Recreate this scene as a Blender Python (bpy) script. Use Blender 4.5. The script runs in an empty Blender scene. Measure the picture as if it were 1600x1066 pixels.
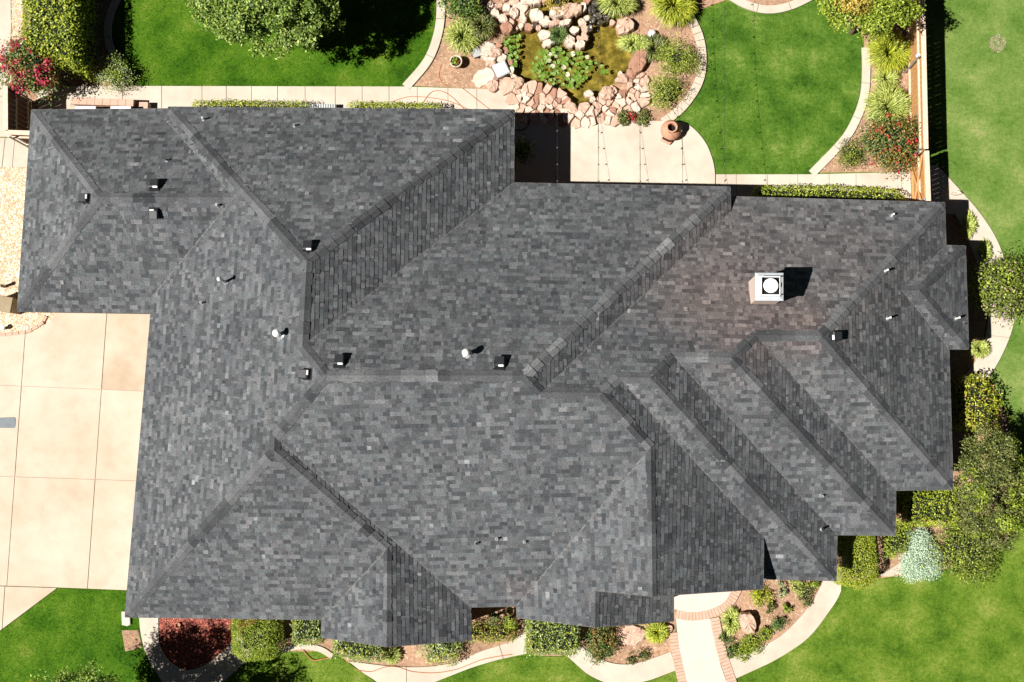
import bpy, math, random
import numpy as np
from mathutils import Vector, Matrix
from mathutils.geometry import tessellate_polygon

rng = np.random.default_rng(7)
random.seed(7)
scene = bpy.context.scene
COL = scene.collection

# ------------------------------------------------------------------ camera
H = 38.33
F = 2066.715
_t, _roll, _lean = 0.07844, 0.008737, -0.046484
fw = np.array([math.sin(_lean), math.sin(_t), -math.cos(_t)]); fw /= np.linalg.norm(fw)
rt = np.array([1.0, 0, 0]) - fw * fw[0]; rt /= np.linalg.norm(rt)
up = np.cross(rt, fw)
_c, _s = math.cos(_roll), math.sin(_roll)
rt, up = _c * rt + _s * up, -_s * rt + _c * up
cam = bpy.data.cameras.new('camera')
cam.sensor_width = 36.0
cam.lens = F / 1600 * 36.0
cam.clip_end = 2000
cam_o = bpy.data.objects.new('camera', cam); COL.objects.link(cam_o)
cam_o.matrix_world = Matrix(((rt[0], up[0], -fw[0], 0), (rt[1], up[1], -fw[1], 0), (rt[2], up[2], -fw[2], H), (0, 0, 0, 1)))
scene.camera = cam_o

# ------------------------------------------------------------------ light
SUN_AZ = math.radians(21)          # shadows fall this far north of east
SUN_EL = math.radians(58.8)
sun = bpy.data.lights.new('sun', 'SUN'); sun.energy = 5.0; sun.angle = math.radians(0.5); sun.color = (1.0, 0.955, 0.88)
sun_o = bpy.data.objects.new('sun', sun); COL.objects.link(sun_o)
sdir = Vector((-math.cos(SUN_AZ) * math.cos(SUN_EL), -math.sin(SUN_AZ) * math.cos(SUN_EL), math.sin(SUN_EL)))
sun_o.rotation_euler = sdir.to_track_quat('Z', 'Y').to_euler()
sun_o.location = (-30, -15, 60)
world = bpy.data.worlds.new('World'); scene.world = world; world.use_nodes = True
wn = world.node_tree.nodes; wl = world.node_tree.links
sky = wn.new('ShaderNodeTexSky'); sky.sky_type = 'NISHITA'; sky.sun_disc = False; sky.air_density = .1; sky.dust_density = .1; sky.ozone_density = 1.0
sky.sun_elevation = SUN_EL; sky.sun_rotation = math.atan2(sdir.x, sdir.y)
wn['Background'].inputs['Strength'].default_value = 0.05
wl.new(sky.outputs['Color'], wn['Background'].inputs['Color'])
vs = scene.view_settings
vs.view_transform = 'Standard'; vs.look = 'None'; vs.gamma = 1.0; vs.use_curve_mapping = False
vs.exposure = 0.85


# ------------------------------------------------------------------ helpers
def P(px, py, z=0.0):
    """where the ray of photo pixel (1600 wide) meets height z"""
    r = fw + (px - 800) / F * rt - (py - 533) / F * up
    k = (z - H) / r[2]
    return np.array([r[0] * k, r[1] * k, z])


def PP(pts, z=0.0):
    return [P(x, y, z) for x, y in pts]


M_PER_PX = H / F


def tag(o, label=None, cat=None, group=None, kind=None):
    if label: o['label'] = label
    if cat: o['category'] = cat
    if group: o['group'] = group
    if kind: o['kind'] = kind
    return o


def empty(name, loc, label, cat, group=None):
    o = bpy.data.objects.new(name, None); COL.objects.link(o); o.location = loc
    o.empty_display_size = 0.2
    return tag(o, label, cat, group)


def link(name, me, parent=None):
    o = bpy.data.objects.new(name, me); COL.objects.link(o)
    if parent is not None:
        o.parent = parent
        m = Matrix.Translation(parent.location)
        p = parent.parent
        while p is not None:
            m = Matrix.Translation(p.location) @ m; p = p.parent
        o.matrix_parent_inverse = m.inverted()
    return o


def pymesh(name, verts, faces, mat, parent=None, attrs=None, smooth=False):
    me = bpy.data.meshes.new(name)
    me.from_pydata([tuple(map(float, v)) for v in verts], [], [tuple(map(int, f)) for f in faces])
    me.materials.append(mat)
    if attrs:
        for k, vals in attrs.items():
            a = me.attributes.new(k, 'FLOAT', 'FACE'); a.data.foreach_set('value', np.asarray(vals, np.float32))
    if smooth:
        me.polygons.foreach_set('use_smooth', [True] * len(me.polygons))
    me.update()
    return link(name, me, parent)


def npmesh(name, V, Fq, mat, parent=None):
    """V (n,3), Fq (m,k) all faces the same size"""
    me = bpy.data.meshes.new(name)
    k = Fq.shape[1]
    me.vertices.add(len(V)); me.vertices.foreach_set('co', np.ascontiguousarray(V, np.float32).ravel())
    me.loops.add(Fq.size); me.loops.foreach_set('vertex_index', np.ascontiguousarray(Fq, np.int32).ravel())
    me.polygons.add(len(Fq)); me.polygons.foreach_set('loop_start', np.arange(0, Fq.size, k, dtype=np.int32))
    me.materials.append(mat)
    me.update(calc_edges=True); me.validate()
    return link(name, me, parent)


class MB:
    """collects shapes into one mesh"""
    def __init__(self): self.v = []; self.f = []
    def add(self, v, f):
        n = len(self.v); self.v += [tuple(map(float, p)) for p in v]; self.f += [tuple(i + n for i in q) for q in f]
        return self
    def prism(self, poly, z0, z1, inset=0.0, bottom=False):
        poly = ccw(poly); n = len(poly)
        c = np.mean([p[:2] for p in poly], axis=0)
        v = [(p[0], p[1], z0) for p in poly] + [(p[0], p[1], z1 - inset) for p in poly]
        f = [(i, (i + 1) % n, n + (i + 1) % n, n + i) for i in range(n)]
        if inset > 0:
            top = offset(poly, inset)
            v += [(p[0], p[1], z1) for p in top]
            f += [(n + i, n + (i + 1) % n, 2 * n + (i + 1) % n, 2 * n + i) for i in range(n)]
            f.append(tuple(range(2 * n, 3 * n)))
        else:
            f.append(tuple(range(n, 2 * n)))
        if bottom: f.append(tuple(range(n - 1, -1, -1)))
        return self.add(v, f)
    def box(self, c, s, rz=0.0, taper=1.0):
        co, si = math.cos(rz), math.sin(rz)
        v = []
        for z in (0, 1):
            for x, y in ((-1, -1), (1, -1), (1, 1), (-1, 1)):
                k = taper if z else 1.0
                X, Y = x * s[0] / 2 * k, y * s[1] / 2 * k
                v.append((c[0] + X * co - Y * si, c[1] + X * si + Y * co, c[2] + (z - .5) * s[2]))
        return self.add(v, [(3, 2, 1, 0), (4, 5, 6, 7), (0, 1, 5, 4), (1, 2, 6, 5), (2, 3, 7, 6), (3, 0, 4, 7)])
    def tube(self, pts, rad, seg=6):
        pts = [np.asarray(p, float) for p in pts]; n = len(pts)
        if not hasattr(rad, '__len__'): rad = [rad] * n
        v = []; f = []
        for i, p in enumerate(pts):
            d = pts[min(i + 1, n - 1)] - pts[max(i - 1, 0)]; d = d / (np.linalg.norm(d) + 1e-9)
            a = np.cross(d, (0, 0, 1.0) if abs(d[2]) < .9 else (1.0, 0, 0)); a /= np.linalg.norm(a); b = np.cross(d, a)
            for j in range(seg):
                t = 2 * math.pi * j / seg
                v.append(p + rad[i] * (a * math.cos(t) + b * math.sin(t)))
        for i in range(n - 1):
            for j in range(seg):
                k = (j + 1) % seg
                f.append((i * seg + j, (i + 1) * seg + j, (i + 1) * seg + k, i * seg + k))
        f.append(tuple(range(seg))); f.append(tuple(range(n * seg - 1, (n - 1) * seg - 1, -1)))
        return self.add(v, f)
    def lathe(self, c, prof, seg=20, cap=True, sx=1.0):
        v = []; f = []; n = len(prof)
        for r, z in prof:
            for j in range(seg):
                t = 2 * math.pi * j / seg; v.append((c[0] + r * math.cos(t), c[1] + r * sx * math.sin(t), c[2] + z))
        for i in range(n - 1):
            for j in range(seg):
                k = (j + 1) % seg; f.append((i * seg + j, i * seg + k, (i + 1) * seg + k, (i + 1) * seg + j))
        if cap:
            f.append(tuple(range((n - 1) * seg, n * seg)))
        return self.add(v, f)
    def build(self, name, mat, parent=None, smooth=False):
        return pymesh(name, self.v, self.f, mat, parent, smooth=smooth)


def area2(poly):
    s = 0
    for i in range(len(poly)):
        a, b = poly[i], poly[(i + 1) % len(poly)]; s += a[0] * b[1] - a[1] * b[0]
    return s / 2


def ccw(poly):
    return list(poly) if area2(poly) > 0 else list(poly)[::-1]


def offset(poly, d):
    """inset a counter-clockwise polygon by d (d may be one number)"""
    n = len(poly); out = []
    for i in range(n):
        p0, p1, p2 = (np.asarray(poly[(i + k) % n][:2], float) for k in (-1, 0, 1))
        a = p1 - p0; b = p2 - p1
        a /= np.linalg.norm(a) + 1e-9; b /= np.linalg.norm(b) + 1e-9
        na = np.array([-a[1], a[0]]); nb = np.array([-b[1], b[0]])
        m = na + nb; m = m / max(0.35, 1 + na @ nb)
        out.append(p1 + m * d)
    return out


def clip_half(poly, p, n):
    """keep the part of poly (2D or more) where (x-p).n >= 0"""
    out = []
    L = len(poly)
    for i in range(L):
        a, b = np.asarray(poly[i], float), np.asarray(poly[(i + 1) % L], float)
        da = (a[0] - p[0]) * n[0] + (a[1] - p[1]) * n[1]; db = (b[0] - p[0]) * n[0] + (b[1] - p[1]) * n[1]
        if da >= 0: out.append(a)
        if (da >= 0) != (db >= 0): out.append(a + (b - a) * (da / (da - db)))
    return out


def inside(poly, X, Y):
    X = np.asarray(X); Y = np.asarray(Y); r = np.zeros(X.shape, bool); n = len(poly)
    for i in range(n):
        x1, y1 = poly[i][0], poly[i][1]; x2, y2 = poly[(i + 1) % n][0], poly[(i + 1) % n][1]
        c = ((y1 > Y) != (y2 > Y)) & (X < (x2 - x1) * (Y - y1) / (y2 - y1 + 1e-12) + x1)
        r ^= c
    return r


def edge_dist(poly, x, y):
    d = 1e9; n = len(poly)
    for i in range(n):
        ax, ay = poly[i][0], poly[i][1]; bx, by = poly[(i + 1) % n][0], poly[(i + 1) % n][1]
        dx, dy = bx - ax, by - ay; t = max(0, min(1, ((x - ax) * dx + (y - ay) * dy) / (dx * dx + dy * dy + 1e-12)))
        d = min(d, math.hypot(ax + t * dx - x, ay + t * dy - y))
    return d


def smooth_line(pts, k=6, closed=False):
    """Catmull-Rom through pixel or world points"""
    pts = [np.asarray(p, float) for p in pts]; n = len(pts); out = []
    rngi = range(n if closed else n - 1)
    for i in rngi:
        if closed: p0, p1, p2, p3 = pts[i - 1], pts[i], pts[(i + 1) % n], pts[(i + 2) % n]
        else: p0, p1, p2, p3 = pts[max(i - 1, 0)], pts[i], pts[i + 1], pts[min(i + 2, n - 1)]
        for j in range(k):
            t = j / k
            out.append(.5 * ((2 * p1) + (-p0 + p2) * t + (2 * p0 - 5 * p1 + 4 * p2 - p3) * t * t + (-p0 + 3 * p1 - 3 * p2 + p3) * t ** 3))
    if not closed: out.append(pts[-1])
    return out


def sample_poly(poly, n):
    A = np.array([p[:2] for p in poly]); lo, hi = A.min(0), A.max(0); out = np.zeros((0, 2))
    while len(out) < n:
        q = rng.uniform(lo, hi, (int(n * 1.6) + 50, 2)); q = q[inside(poly, q[:, 0], q[:, 1])]
        out = np.vstack([out, q])
    return out[:n]


# ------------------------------------------------------------------ materials
def new_mat(name, rough=.8, spec=.3):
    m = bpy.data.materials.new(name); m.use_nodes = True
    b = m.node_tree.nodes['Principled BSDF']; b.inputs['Roughness'].default_value = rough
    b.inputs['Specular IOR Level'].default_value = spec
    return m, m.node_tree.nodes, m.node_tree.links, b


def ramp(nodes, stops):
    r = nodes.new('ShaderNodeValToRGB'); e = r.color_ramp.elements
    while len(e) > 1: e.remove(e[-1])
    e[0].position = stops[0][0]; e[0].color = (*stops[0][1], 1)
    for p, c in stops[1:]:
        k = e.new(p); k.color = (*c, 1)
    return r


def mat_noise(name, stops, scale=8, detail=6, rough=.85, bump=0.0, bscale=60, spec=.2, stops2=None, scale2=1.0, metallic=0.0, stretch=None):
    m, N, L, b = new_mat(name, rough, spec)
    tc = N.new('ShaderNodeTexCoord')
    src = tc.outputs['Object']
    if stretch:
        mp = N.new('ShaderNodeMapping'); mp.inputs['Scale'].default_value = stretch; L.new(src, mp.inputs['Vector']); src = mp.outputs['Vector']
    n = N.new('ShaderNodeTexNoise'); n.inputs['Scale'].default_value = scale; n.inputs['Detail'].default_value = detail
    n.inputs['Roughness'].default_value = .65
    L.new(src, n.inputs['Vector'])
    r = ramp(N, stops); L.new(n.outputs['Fac'], r.inputs['Fac']); col = r.outputs['Color']
    if stops2:
        n2 = N.new('ShaderNodeTexNoise'); n2.inputs['Scale'].default_value = scale2; n2.inputs['Detail'].default_value = 5
        L.new(src, n2.inputs['Vector'])
        r2 = ramp(N, stops2); L.new(n2.outputs['Fac'], r2.inputs['Fac'])
        mx = N.new('ShaderNodeMix'); mx.data_type = 'RGBA'; mx.blend_type = 'MULTIPLY'; mx.inputs['Factor'].default_value = 1
        L.new(col, mx.inputs['A']); L.new(r2.outputs['Color'], mx.inputs['B']); col = mx.outputs['Result']
    L.new(col, b.inputs['Base Color'])
    b.inputs['Metallic'].default_value = metallic
    if bump > 0:
        nb = N.new('ShaderNodeTexNoise'); nb.inputs['Scale'].default_value = bscale; nb.inputs['Detail'].default_value = 4
        L.new(src, nb.inputs['Vector'])
        bp = N.new('ShaderNodeBump'); bp.inputs['Strength'].default_value = bump; bp.inputs['Distance'].default_value = .02
        L.new(nb.outputs['Fac'], bp.inputs['Height']); L.new(bp.outputs['Normal'], b.inputs['Normal'])
    return m


def mat_leaf(name, stops, trans=.22, rough=.5, spec=.35):
    """each leaf island gets its own tone"""
    m, N, L, b = new_mat(name, rough, spec)
    g = N.new('ShaderNodeNewGeometry')
    r = ramp(N, stops); L.new(g.outputs['Random Per Island'], r.inputs['Fac'])
    L.new(r.outputs['Color'], b.inputs['Base Color'])
    t = N.new('ShaderNodeBsdfTranslucent'); L.new(r.outputs['Color'], t.inputs['Color'])
    mx = N.new('ShaderNodeMixShader'); mx.inputs['Fac'].default_value = trans
    L.new(b.outputs['BSDF'], mx.inputs[1]); L.new(t.outputs['BSDF'], mx.inputs[2])
    L.new(mx.outputs['Shader'], N['Material Output'].inputs['Surface'])
    return m


def mat_shingle():
    m, N, L, b = new_mat('asphalt_shingle', .92, .15)
    at = N.new('ShaderNodeAttribute'); at.attribute_name = 'tone'
    r = ramp(N, [(0, (.030, .033, .038)), (.3, (.063, .067, .074)), (.52, (.099, .105, .114)), (.8, (.153, .161, .172)), (1, (.245, .252, .264))])
    L.new(at.outputs['Fac'], r.inputs['Fac'])
    tc = N.new('ShaderNodeTexCoord')
    n = N.new('ShaderNodeTexNoise'); n.inputs['Scale'].default_value = 32; n.inputs['Detail'].default_value = 7; n.inputs['Roughness'].default_value = .7
    L.new(tc.outputs['Object'], n.inputs['Vector'])
    rn = ramp(N, [(.3, (.42, .42, .42)), (.7, (1.58, 1.58, 1.58))]); L.new(n.outputs['Fac'], rn.inputs['Fac'])
    mx = N.new('ShaderNodeMix'); mx.data_type = 'RGBA'; mx.blend_type = 'MULTIPLY'; mx.inputs['Factor'].default_value = 1
    L.new(r.outputs['Color'], mx.inputs['A']); L.new(rn.outputs['Color'], mx.inputs['B'])
    aw = N.new('ShaderNodeAttribute'); aw.attribute_name = 'warm'
    mw = N.new('ShaderNodeMix'); mw.data_type = 'RGBA'; mw.blend_type = 'MULTIPLY'
    L.new(aw.outputs['Fac'], mw.inputs['Factor']); L.new(mx.outputs['Result'], mw.inputs['A']); mw.clamp_factor = False; mw.inputs['B'].default_value = (1.75, 1.28, 1.12, 1)
    # broad weathering
    n2 = N.new('ShaderNodeTexNoise'); n2.inputs['Scale'].default_value = .55; n2.inputs['Detail'].default_value = 4
    L.new(tc.outputs['Object'], n2.inputs['Vector'])
    r2 = ramp(N, [(.3, (.86, .86, .87)), (.7, (1.14, 1.14, 1.12))]); L.new(n2.outputs['Fac'], r2.inputs['Fac'])
    m3 = N.new('ShaderNodeMix'); m3.data_type = 'RGBA'; m3.blend_type = 'MULTIPLY'; m3.inputs['Factor'].default_value = 1
    L.new(mw.outputs['Result'], m3.inputs['A']); L.new(r2.outputs['Color'], m3.inputs['B'])
    L.new(m3.outputs['Result'], b.inputs['Base Color'])
    nb = N.new('ShaderNodeTexNoise'); nb.inputs['Scale'].default_value = 180; L.new(tc.outputs['Object'], nb.inputs['Vector'])
    bp = N.new('ShaderNodeBump'); bp.inputs['Strength'].default_value = .35; bp.inputs['Distance'].default_value = .006
    L.new(nb.outputs['Fac'], bp.inputs['Height']); L.new(bp.outputs['Normal'], b.inputs['Normal'])
    return m


M = {}
M['shingle'] = mat_shingle()
M['deck'] = mat_noise('roof_deck_dark', [(.3, (.03, .03, .032)), (.7, (.05, .05, .052))], 10)
M['valley'] = mat_noise('valley_edge', [(.35, (.06, .06, .062)), (.65, (.17, .168, .165))], 12)
M['fascia'] = mat_noise('fascia_paint', [(.3, (.09, .085, .08)), (.7, (.12, .115, .11))], 5)
M['wall'] = mat_noise('wall_brick_tan', [(.3, (.30, .22, .16)), (.7, (.42, .33, .25))], 14, bump=.3)
M['concrete'] = mat_noise('concrete', [(.25, (.42, .365, .305)), (.5, (.465, .41, .345)), (.75, (.50, .445, .38))], 3.0, 8, .9, .15, 90,
                          stops2=[(.3, (.88, .85, .82)), (.6, (1, 1, 1))], scale2=.7)
M['drive'] = mat_noise('driveway_concrete', [(.2, (.39, .32, .25)), (.5, (.455, .39, .315)), (.8, (.49, .43, .36))], 1.6, 9, .9, .15, 90,
                       stops2=[(.28, (.90, .84, .78)), (.5, (1, .985, .97)), (.75, (1.06, 1.08, 1.1))], scale2=.38)
M['stained'] = mat_noise('driveway_concrete_stained', [(.2, (.35, .275, .205)), (.55, (.435, .37, .295)), (.8, (.47, .41, .34))], 1.2, 9, .9, .15, 90,
                       stops2=[(.3, (.80, .70, .60)), (.6, (1.04, 1.02, 1.0))], scale2=.5)
M['walk'] = mat_noise('entry_walk_concrete', [(.3, (.47, .41, .355)), (.7, (.52, .47, .415))], 4, 6, .9, .1, 80)
M['curb'] = mat_noise('curb_concrete', [(.3, (.40, .325, .25)), (.7, (.50, .43, .35))], 9, 6, .9, .2, 60)
M['soil'] = mat_noise('bed_soil', [(.25, (.19, .11, .07)), (.5, (.33, .21, .14)), (.75, (.45, .31, .22))], 9, 10, .95, .6, 40,
                      stops2=[(.3, (.75, .72, .7)), (.7, (1.1, 1.08, 1.05))], scale2=1.1)
M['mulch'] = mat_noise('red_mulch', [(.25, (.08, .018, .012)), (.5, (.20, .048, .032)), (.8, (.32, .09, .065))], 26, 8, .95, .8, 40)
M['gravel_bed'] = mat_noise('gravel_bed', [(.3, (.30, .22, .14)), (.7, (.48, .37, .25))], 20, 8, .95, .6, 50)
M['brick'] = mat_noise('clay_brick', [(.25, (.40, .25, .185)), (.75, (.52, .36, .28))], 8, 5, .9, .3, 50)
M['mortar'] = mat_noise('mortar', [(.3, (.38, .285, .225)), (.7, (.46, .35, .28))], 20)
M['rock'] = mat_noise('sandstone', [(.2, (.32, .20, .14)), (.5, (.47, .32, .245)), (.8, (.58, .43, .345))], 5, 9, .9, .7, 14)
M['rock_pale'] = mat_noise('pale_sandstone', [(.2, (.40, .30, .235)), (.5, (.56, .45, .37)), (.8, (.68, .58, .50))], 5, 9, .9, .7, 14)
M['rock_red'] = mat_noise('red_sandstone', [(.2, (.21, .105, .07)), (.5, (.32, .175, .12)), (.8, (.42, .25, .18))], 4, 9, .9, .6, 14)
M['wet_rock'] = mat_noise('wet_dark_rock', [(.2, (.02, .018, .015)), (.5, (.06, .05, .04)), (.8, (.20, .18, .16))], 9, 9, .25, .7, 14, spec=.6)
M['wood'] = mat_noise('cedar_wood', [(.25, (.36, .17, .06)), (.5, (.50, .26, .105)), (.8, (.60, .36, .18))], 6, 7, .8, .3, 40, stretch=(6, 6, .6))
M['wood_dark'] = mat_noise('dark_brown_wood', [(.25, (.10, .055, .035)), (.8, (.20, .12, .08))], 6, 7, .8, .3, 40, stretch=(6, 6, .6))  # darker brown wood for the west side boards
M['wood_cap'] = mat_noise('pale_wood_cap', [(.3, (.52, .38, .27)), (.7, (.66, .53, .42))], 8, 6, .85, .3, 30)  # paler wood for caps and rails
M['metal_grey'] = mat_noise('galvanised_steel', [(.3, (.34, .35, .36)), (.7, (.50, .51, .52))], 12, 5, .45, 0, metallic=.6, spec=.5)
M['cap_metal'] = mat_noise('chase_cap_metal', [(.3, (.34, .37, .40)), (.7, (.44, .47, .50))], 6, 5, .5, 0)
M['plate'] = mat_noise('plate_paint', [(.3, (.13, .15, .17)), (.7, (.17, .19, .21))], 8, 4, .7)
M['white_metal'] = mat_noise('white_painted_metal', [(.3, (.70, .70, .70)), (.7, (.80, .80, .80))], 6, 4, .5)
M['chase'] = mat_noise('chimney_chase_paint', [(.3, (.58, .46, .40)), (.7, (.66, .54, .47))], 7, 4, .7)
M['black'] = mat_noise('black_plastic', [(.3, (.012, .012, .013)), (.7, (.022, .022, .024))], 14, 4, .45, spec=.4)
M['slate'] = mat_noise('dark_blue_paint', [(.3, (.010, .012, .015)), (.7, (.018, .021, .025))], 14, 4, .5, spec=.4)
M['dark'] = mat_noise('dark_hollow', [(.3, (.006, .006, .006)), (.7, (.010, .010, .010))], 5)
M['terracotta'] = mat_noise('terracotta', [(.3, (.42, .20, .125)), (.7, (.52, .28, .19))], 7, 6, .75, .15, 40)
M['beige_paint'] = mat_noise('beige_utility_paint', [(.3, (.22, .17, .10)), (.7, (.28, .22, .14))], 5, 4, .6)
M['hose'] = mat_noise('rubber_hose', [(.3, (.34, .12, .05)), (.7, (.42, .16, .07))], 5, 3, .5)
M['cord'] = mat_noise('black_cord', [(.3, (.018, .018, .018)), (.7, (.03, .03, .03))], 5, 3, .6)
M['bulb'] = mat_noise('bulb_glass', [(.3, (.10, .09, .07)), (.7, (.20, .18, .14))], 5, 3, .2, spec=.6)
M['bark'] = mat_noise('bark', [(.3, (.09, .06, .04)), (.7, (.20, .14, .10))], 14, 7, .95, .8, 24, stretch=(3, 3, .7))
M['pale_bark'] = mat_noise('pale_bark', [(.3, (.34, .25, .17)), (.7, (.56, .45, .34))], 9, 7, .95, .6, 24)
M['shade_soil'] = mat_noise('foliage_shade_and_soil', [(.3, (.010, .012, .006)), (.7, (.022, .026, .012))], 14)  # near black for the shade inside foliage; also used as potting soil
M['bottom'] = mat_noise('pond_bottom', [(.3, (.055, .050, .020)), (.5, (.17, .145, .055)), (.72, (.40, .33, .15))], 3.4, 9, .9, .8, 12)


def mat_lawn(name, stops, pscale):
    m, N, L, b = new_mat(name, .9, .1)
    tc = N.new('ShaderNodeTexCoord'); src = tc.outputs['Object']
    n1 = N.new('ShaderNodeTexNoise'); n1.inputs['Scale'].default_value = pscale; n1.inputs['Detail'].default_value = 6; n1.inputs['Roughness'].default_value = .6
    n2 = N.new('ShaderNodeTexNoise'); n2.inputs['Scale'].default_value = 9; n2.inputs['Detail'].default_value = 8; n2.inputs['Roughness'].default_value = .85
    for n in (n1, n2): L.new(src, n.inputs['Vector'])
    g = N.new('ShaderNodeNewGeometry')
    a = N.new('ShaderNodeMath'); a.operation = 'MULTIPLY_ADD'; a.inputs[1].default_value = 1.1; L.new(n2.outputs['Fac'], a.inputs[0])
    b1 = N.new('ShaderNodeMath'); b1.operation = 'MULTIPLY_ADD'; b1.inputs[1].default_value = 1.2; b1.inputs[2].default_value = -.10; L.new(n1.outputs['Fac'], b1.inputs[0]); L.new(b1.outputs[0], a.inputs[2])
    a2 = N.new('ShaderNodeMath'); a2.operation = 'MULTIPLY_ADD'; a2.inputs[1].default_value = .34; L.new(g.outputs['Random Per Island'], a2.inputs[0]); L.new(a.outputs[0], a2.inputs[2])
    sb = N.new('ShaderNodeMath'); sb.operation = 'SUBTRACT'; sb.inputs[1].default_value = .74; L.new(a2.outputs[0], sb.inputs[0])
    r = ramp(N, stops); L.new(sb.outputs[0], r.inputs['Fac']); L.new(r.outputs['Color'], b.inputs['Base Color'])
    return m


M['lawn_deep'] = mat_lawn('lawn_deep_green', [(.2, (.009, .034, .001)), (.42, (.031, .088, .003)), (.62, (.060, .128, .007)), (.85, (.13, .17, .025))], .9)
M['lawn_mid'] = mat_lawn('lawn_mid_green', [(.2, (.014, .042, .003)), (.42, (.040, .098, .008)), (.62, (.076, .142, .017)), (.85, (.17, .22, .055))], 1.1)
M['lawn_pale'] = mat_lawn('lawn_pale_green', [(.2, (.040, .090, .010)), (.42, (.080, .145, .024)), (.62, (.130, .190, .045)), (.85, (.24, .25, .10))], .8)
M['lawn_front'] = mat_lawn('lawn_front_green', [(.2, (.024, .062, .003)), (.42, (.062, .122, .009)), (.62, (.112, .170, .020)), (.85, (.22, .23, .06))], 1.0)


def leafmat(name, dark, mid, light, trans=.12, k=1.0):
    dark, mid, light = (tuple(min(.8, c * k) for c in q) for q in (dark, mid, light))
    return mat_leaf(name, [(0, dark), (.45, mid), (.85, light), (1, tuple(min(1, c * 1.35) for c in light))], trans)


M['lf_hedge'] = leafmat('leaf_hedge', (.05, .085, .006), (.12, .17, .012), (.22, .26, .03), k=1.45)
M['lf_yellow'] = leafmat('leaf_yellow_green', (.08, .11, .006), (.18, .22, .014), (.30, .31, .03), k=1.45)
M['lf_tree'] = leafmat('leaf_tree', (.030, .062, .008), (.085, .145, .018), (.17, .225, .040), k=1.45)
M['lf_deep'] = leafmat('leaf_deep', (.018, .04, .008), (.045, .085, .016), (.10, .15, .035), k=1.45)
M['lf_olive'] = leafmat('leaf_olive', (.020, .028, .006), (.058, .075, .015), (.145, .155, .042), k=1.45)
M['lf_grey'] = leafmat('leaf_grey_green', (.05, .075, .03), (.13, .18, .075), (.28, .33, .16), k=1.45)
M['lf_light'] = leafmat('leaf_light_green', (.045, .085, .012), (.115, .175, .030), (.21, .265, .065), k=1.45)
M['lf_silver'] = leafmat('leaf_silver', (.18, .25, .17), (.30, .39, .28), (.40, .49, .37), k=1.45)
M['lf_rust'] = leafmat('leaf_rust', (.04, .05, .010), (.12, .10, .02), (.26, .14, .04), k=1.45)
M['lf_gold'] = leafmat('leaf_gold', (.10, .10, .010), (.24, .20, .03), (.42, .27, .06), k=1.45)
M['lf_grass'] = leafmat('leaf_ornamental_grass', (.07, .10, .012), (.17, .21, .035), (.33, .36, .10), k=1.45)
M['fl_pink'] = leafmat('flower_pink', (.22, .012, .03), (.38, .025, .055), (.52, .06, .10))
M['fl_red'] = leafmat('flower_red', (.22, .006, .012), (.34, .012, .02), (.48, .03, .04))
M['fl_mauve'] = leafmat('flower_mauve', (.45, .22, .28), (.55, .32, .38), (.66, .45, .50))
M['pad'] = leafmat('lily_pad', (.04, .09, .008), (.095, .18, .016), (.19, .30, .045), .1)
M['pad_pale'] = leafmat('lily_pad_pale', (.30, .34, .18), (.42, .44, .28), (.55, .55, .40), .1)


def mat_water():
    m, N, L, b = new_mat('pond_water', .06, .5)
    b.inputs['Base Color'].default_value = (.55, .46, .16, 1); b.inputs['Transmission Weight'].default_value = 1.0; b.inputs['IOR'].default_value = 1.33
    tc = N.new('ShaderNodeTexCoord'); nb = N.new('ShaderNodeTexNoise'); nb.inputs['Scale'].default_value = 9; L.new(tc.outputs['Object'], nb.inputs['Vector'])
    bp = N.new('ShaderNodeBump'); bp.inputs['Strength'].default_value = .25; bp.inputs['Distance'].default_value = .02
    L.new(nb.outputs['Fac'], bp.inputs['Height']); L.new(bp.outputs['Normal'], b.inputs['Normal'])
    tr = N.new('ShaderNodeBsdfTransparent'); tr.inputs['Color'].default_value = (.84, .80, .50, 1)
    mx = N.new('ShaderNodeMixShader'); mx.inputs['Fac'].default_value = .75
    gl = N.new('ShaderNodeBsdfGlossy'); gl.inputs['Roughness'].default_value = .05; L.new(bp.outputs['Normal'], gl.inputs['Normal'])
    fr = N.new('ShaderNodeFresnel'); fr.inputs['IOR'].default_value = 1.33; L.new(bp.outputs['Normal'], fr.inputs['Normal'])
    L.new(fr.outputs['Fac'], mx.inputs['Fac']); L.new(tr.outputs['BSDF'], mx.inputs[1]); L.new(gl.outputs['BSDF'], mx.inputs[2])
    L.new(mx.outputs['Shader'], N['Material Output'].inputs['Surface'])
    return m


M['water'] = mat_water()

# ------------------------------------------------------------------ roof planes  z = a x + b y + c
_pl = {"Wg": (.72310, -.02142, 11.70372), "N1": (-.00554, -.74021, 8.27551), "Sg": (.00524, .73281, .38959), "Wm": (.70634, -.03625, 9.54098),
       "E1": (-.70867, -.00316, 1.75496), "N2": (-.01125, -.72811, 6.95958), "S1": (-.02548, .67209, 5.04046), "S2": (-.00388, .68942, 5.36526),
       "E2": (-.68433, -.02172, 1.12378), "W2": (.71953, -.00025, 6.64996), "E3": (-.72609, .01188, 6.13510), "W3": (.77303, .03683, 3.75997),
       "S3": (.00382, .72753, 4.49248), "E4": (-.70795, .01561, 6.56802), "S4": (-.00295, .73636, 3.82274), "E5": (-.68897, .01322, 7.32379),
       "S5": (-.02170, .71618, 3.21492), "E6": (-.72521, -.01126, 8.45976), "N3": (-.01750, -.71254, 6.48941), "E7": (-.73021, -.01228, 5.30217),
       "Nb": (-.02258, -.75905, 6.05584), "Sb": (-.00595, .73317, .83353), "Eb": (-.69226, -.01229, 8.48722), "Ng": (.00620, -.71739, 7.97592)}
PL = {k: (a, b, c * 1.215 - .55) for k, (a, b, c) in _pl.items()}
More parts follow.
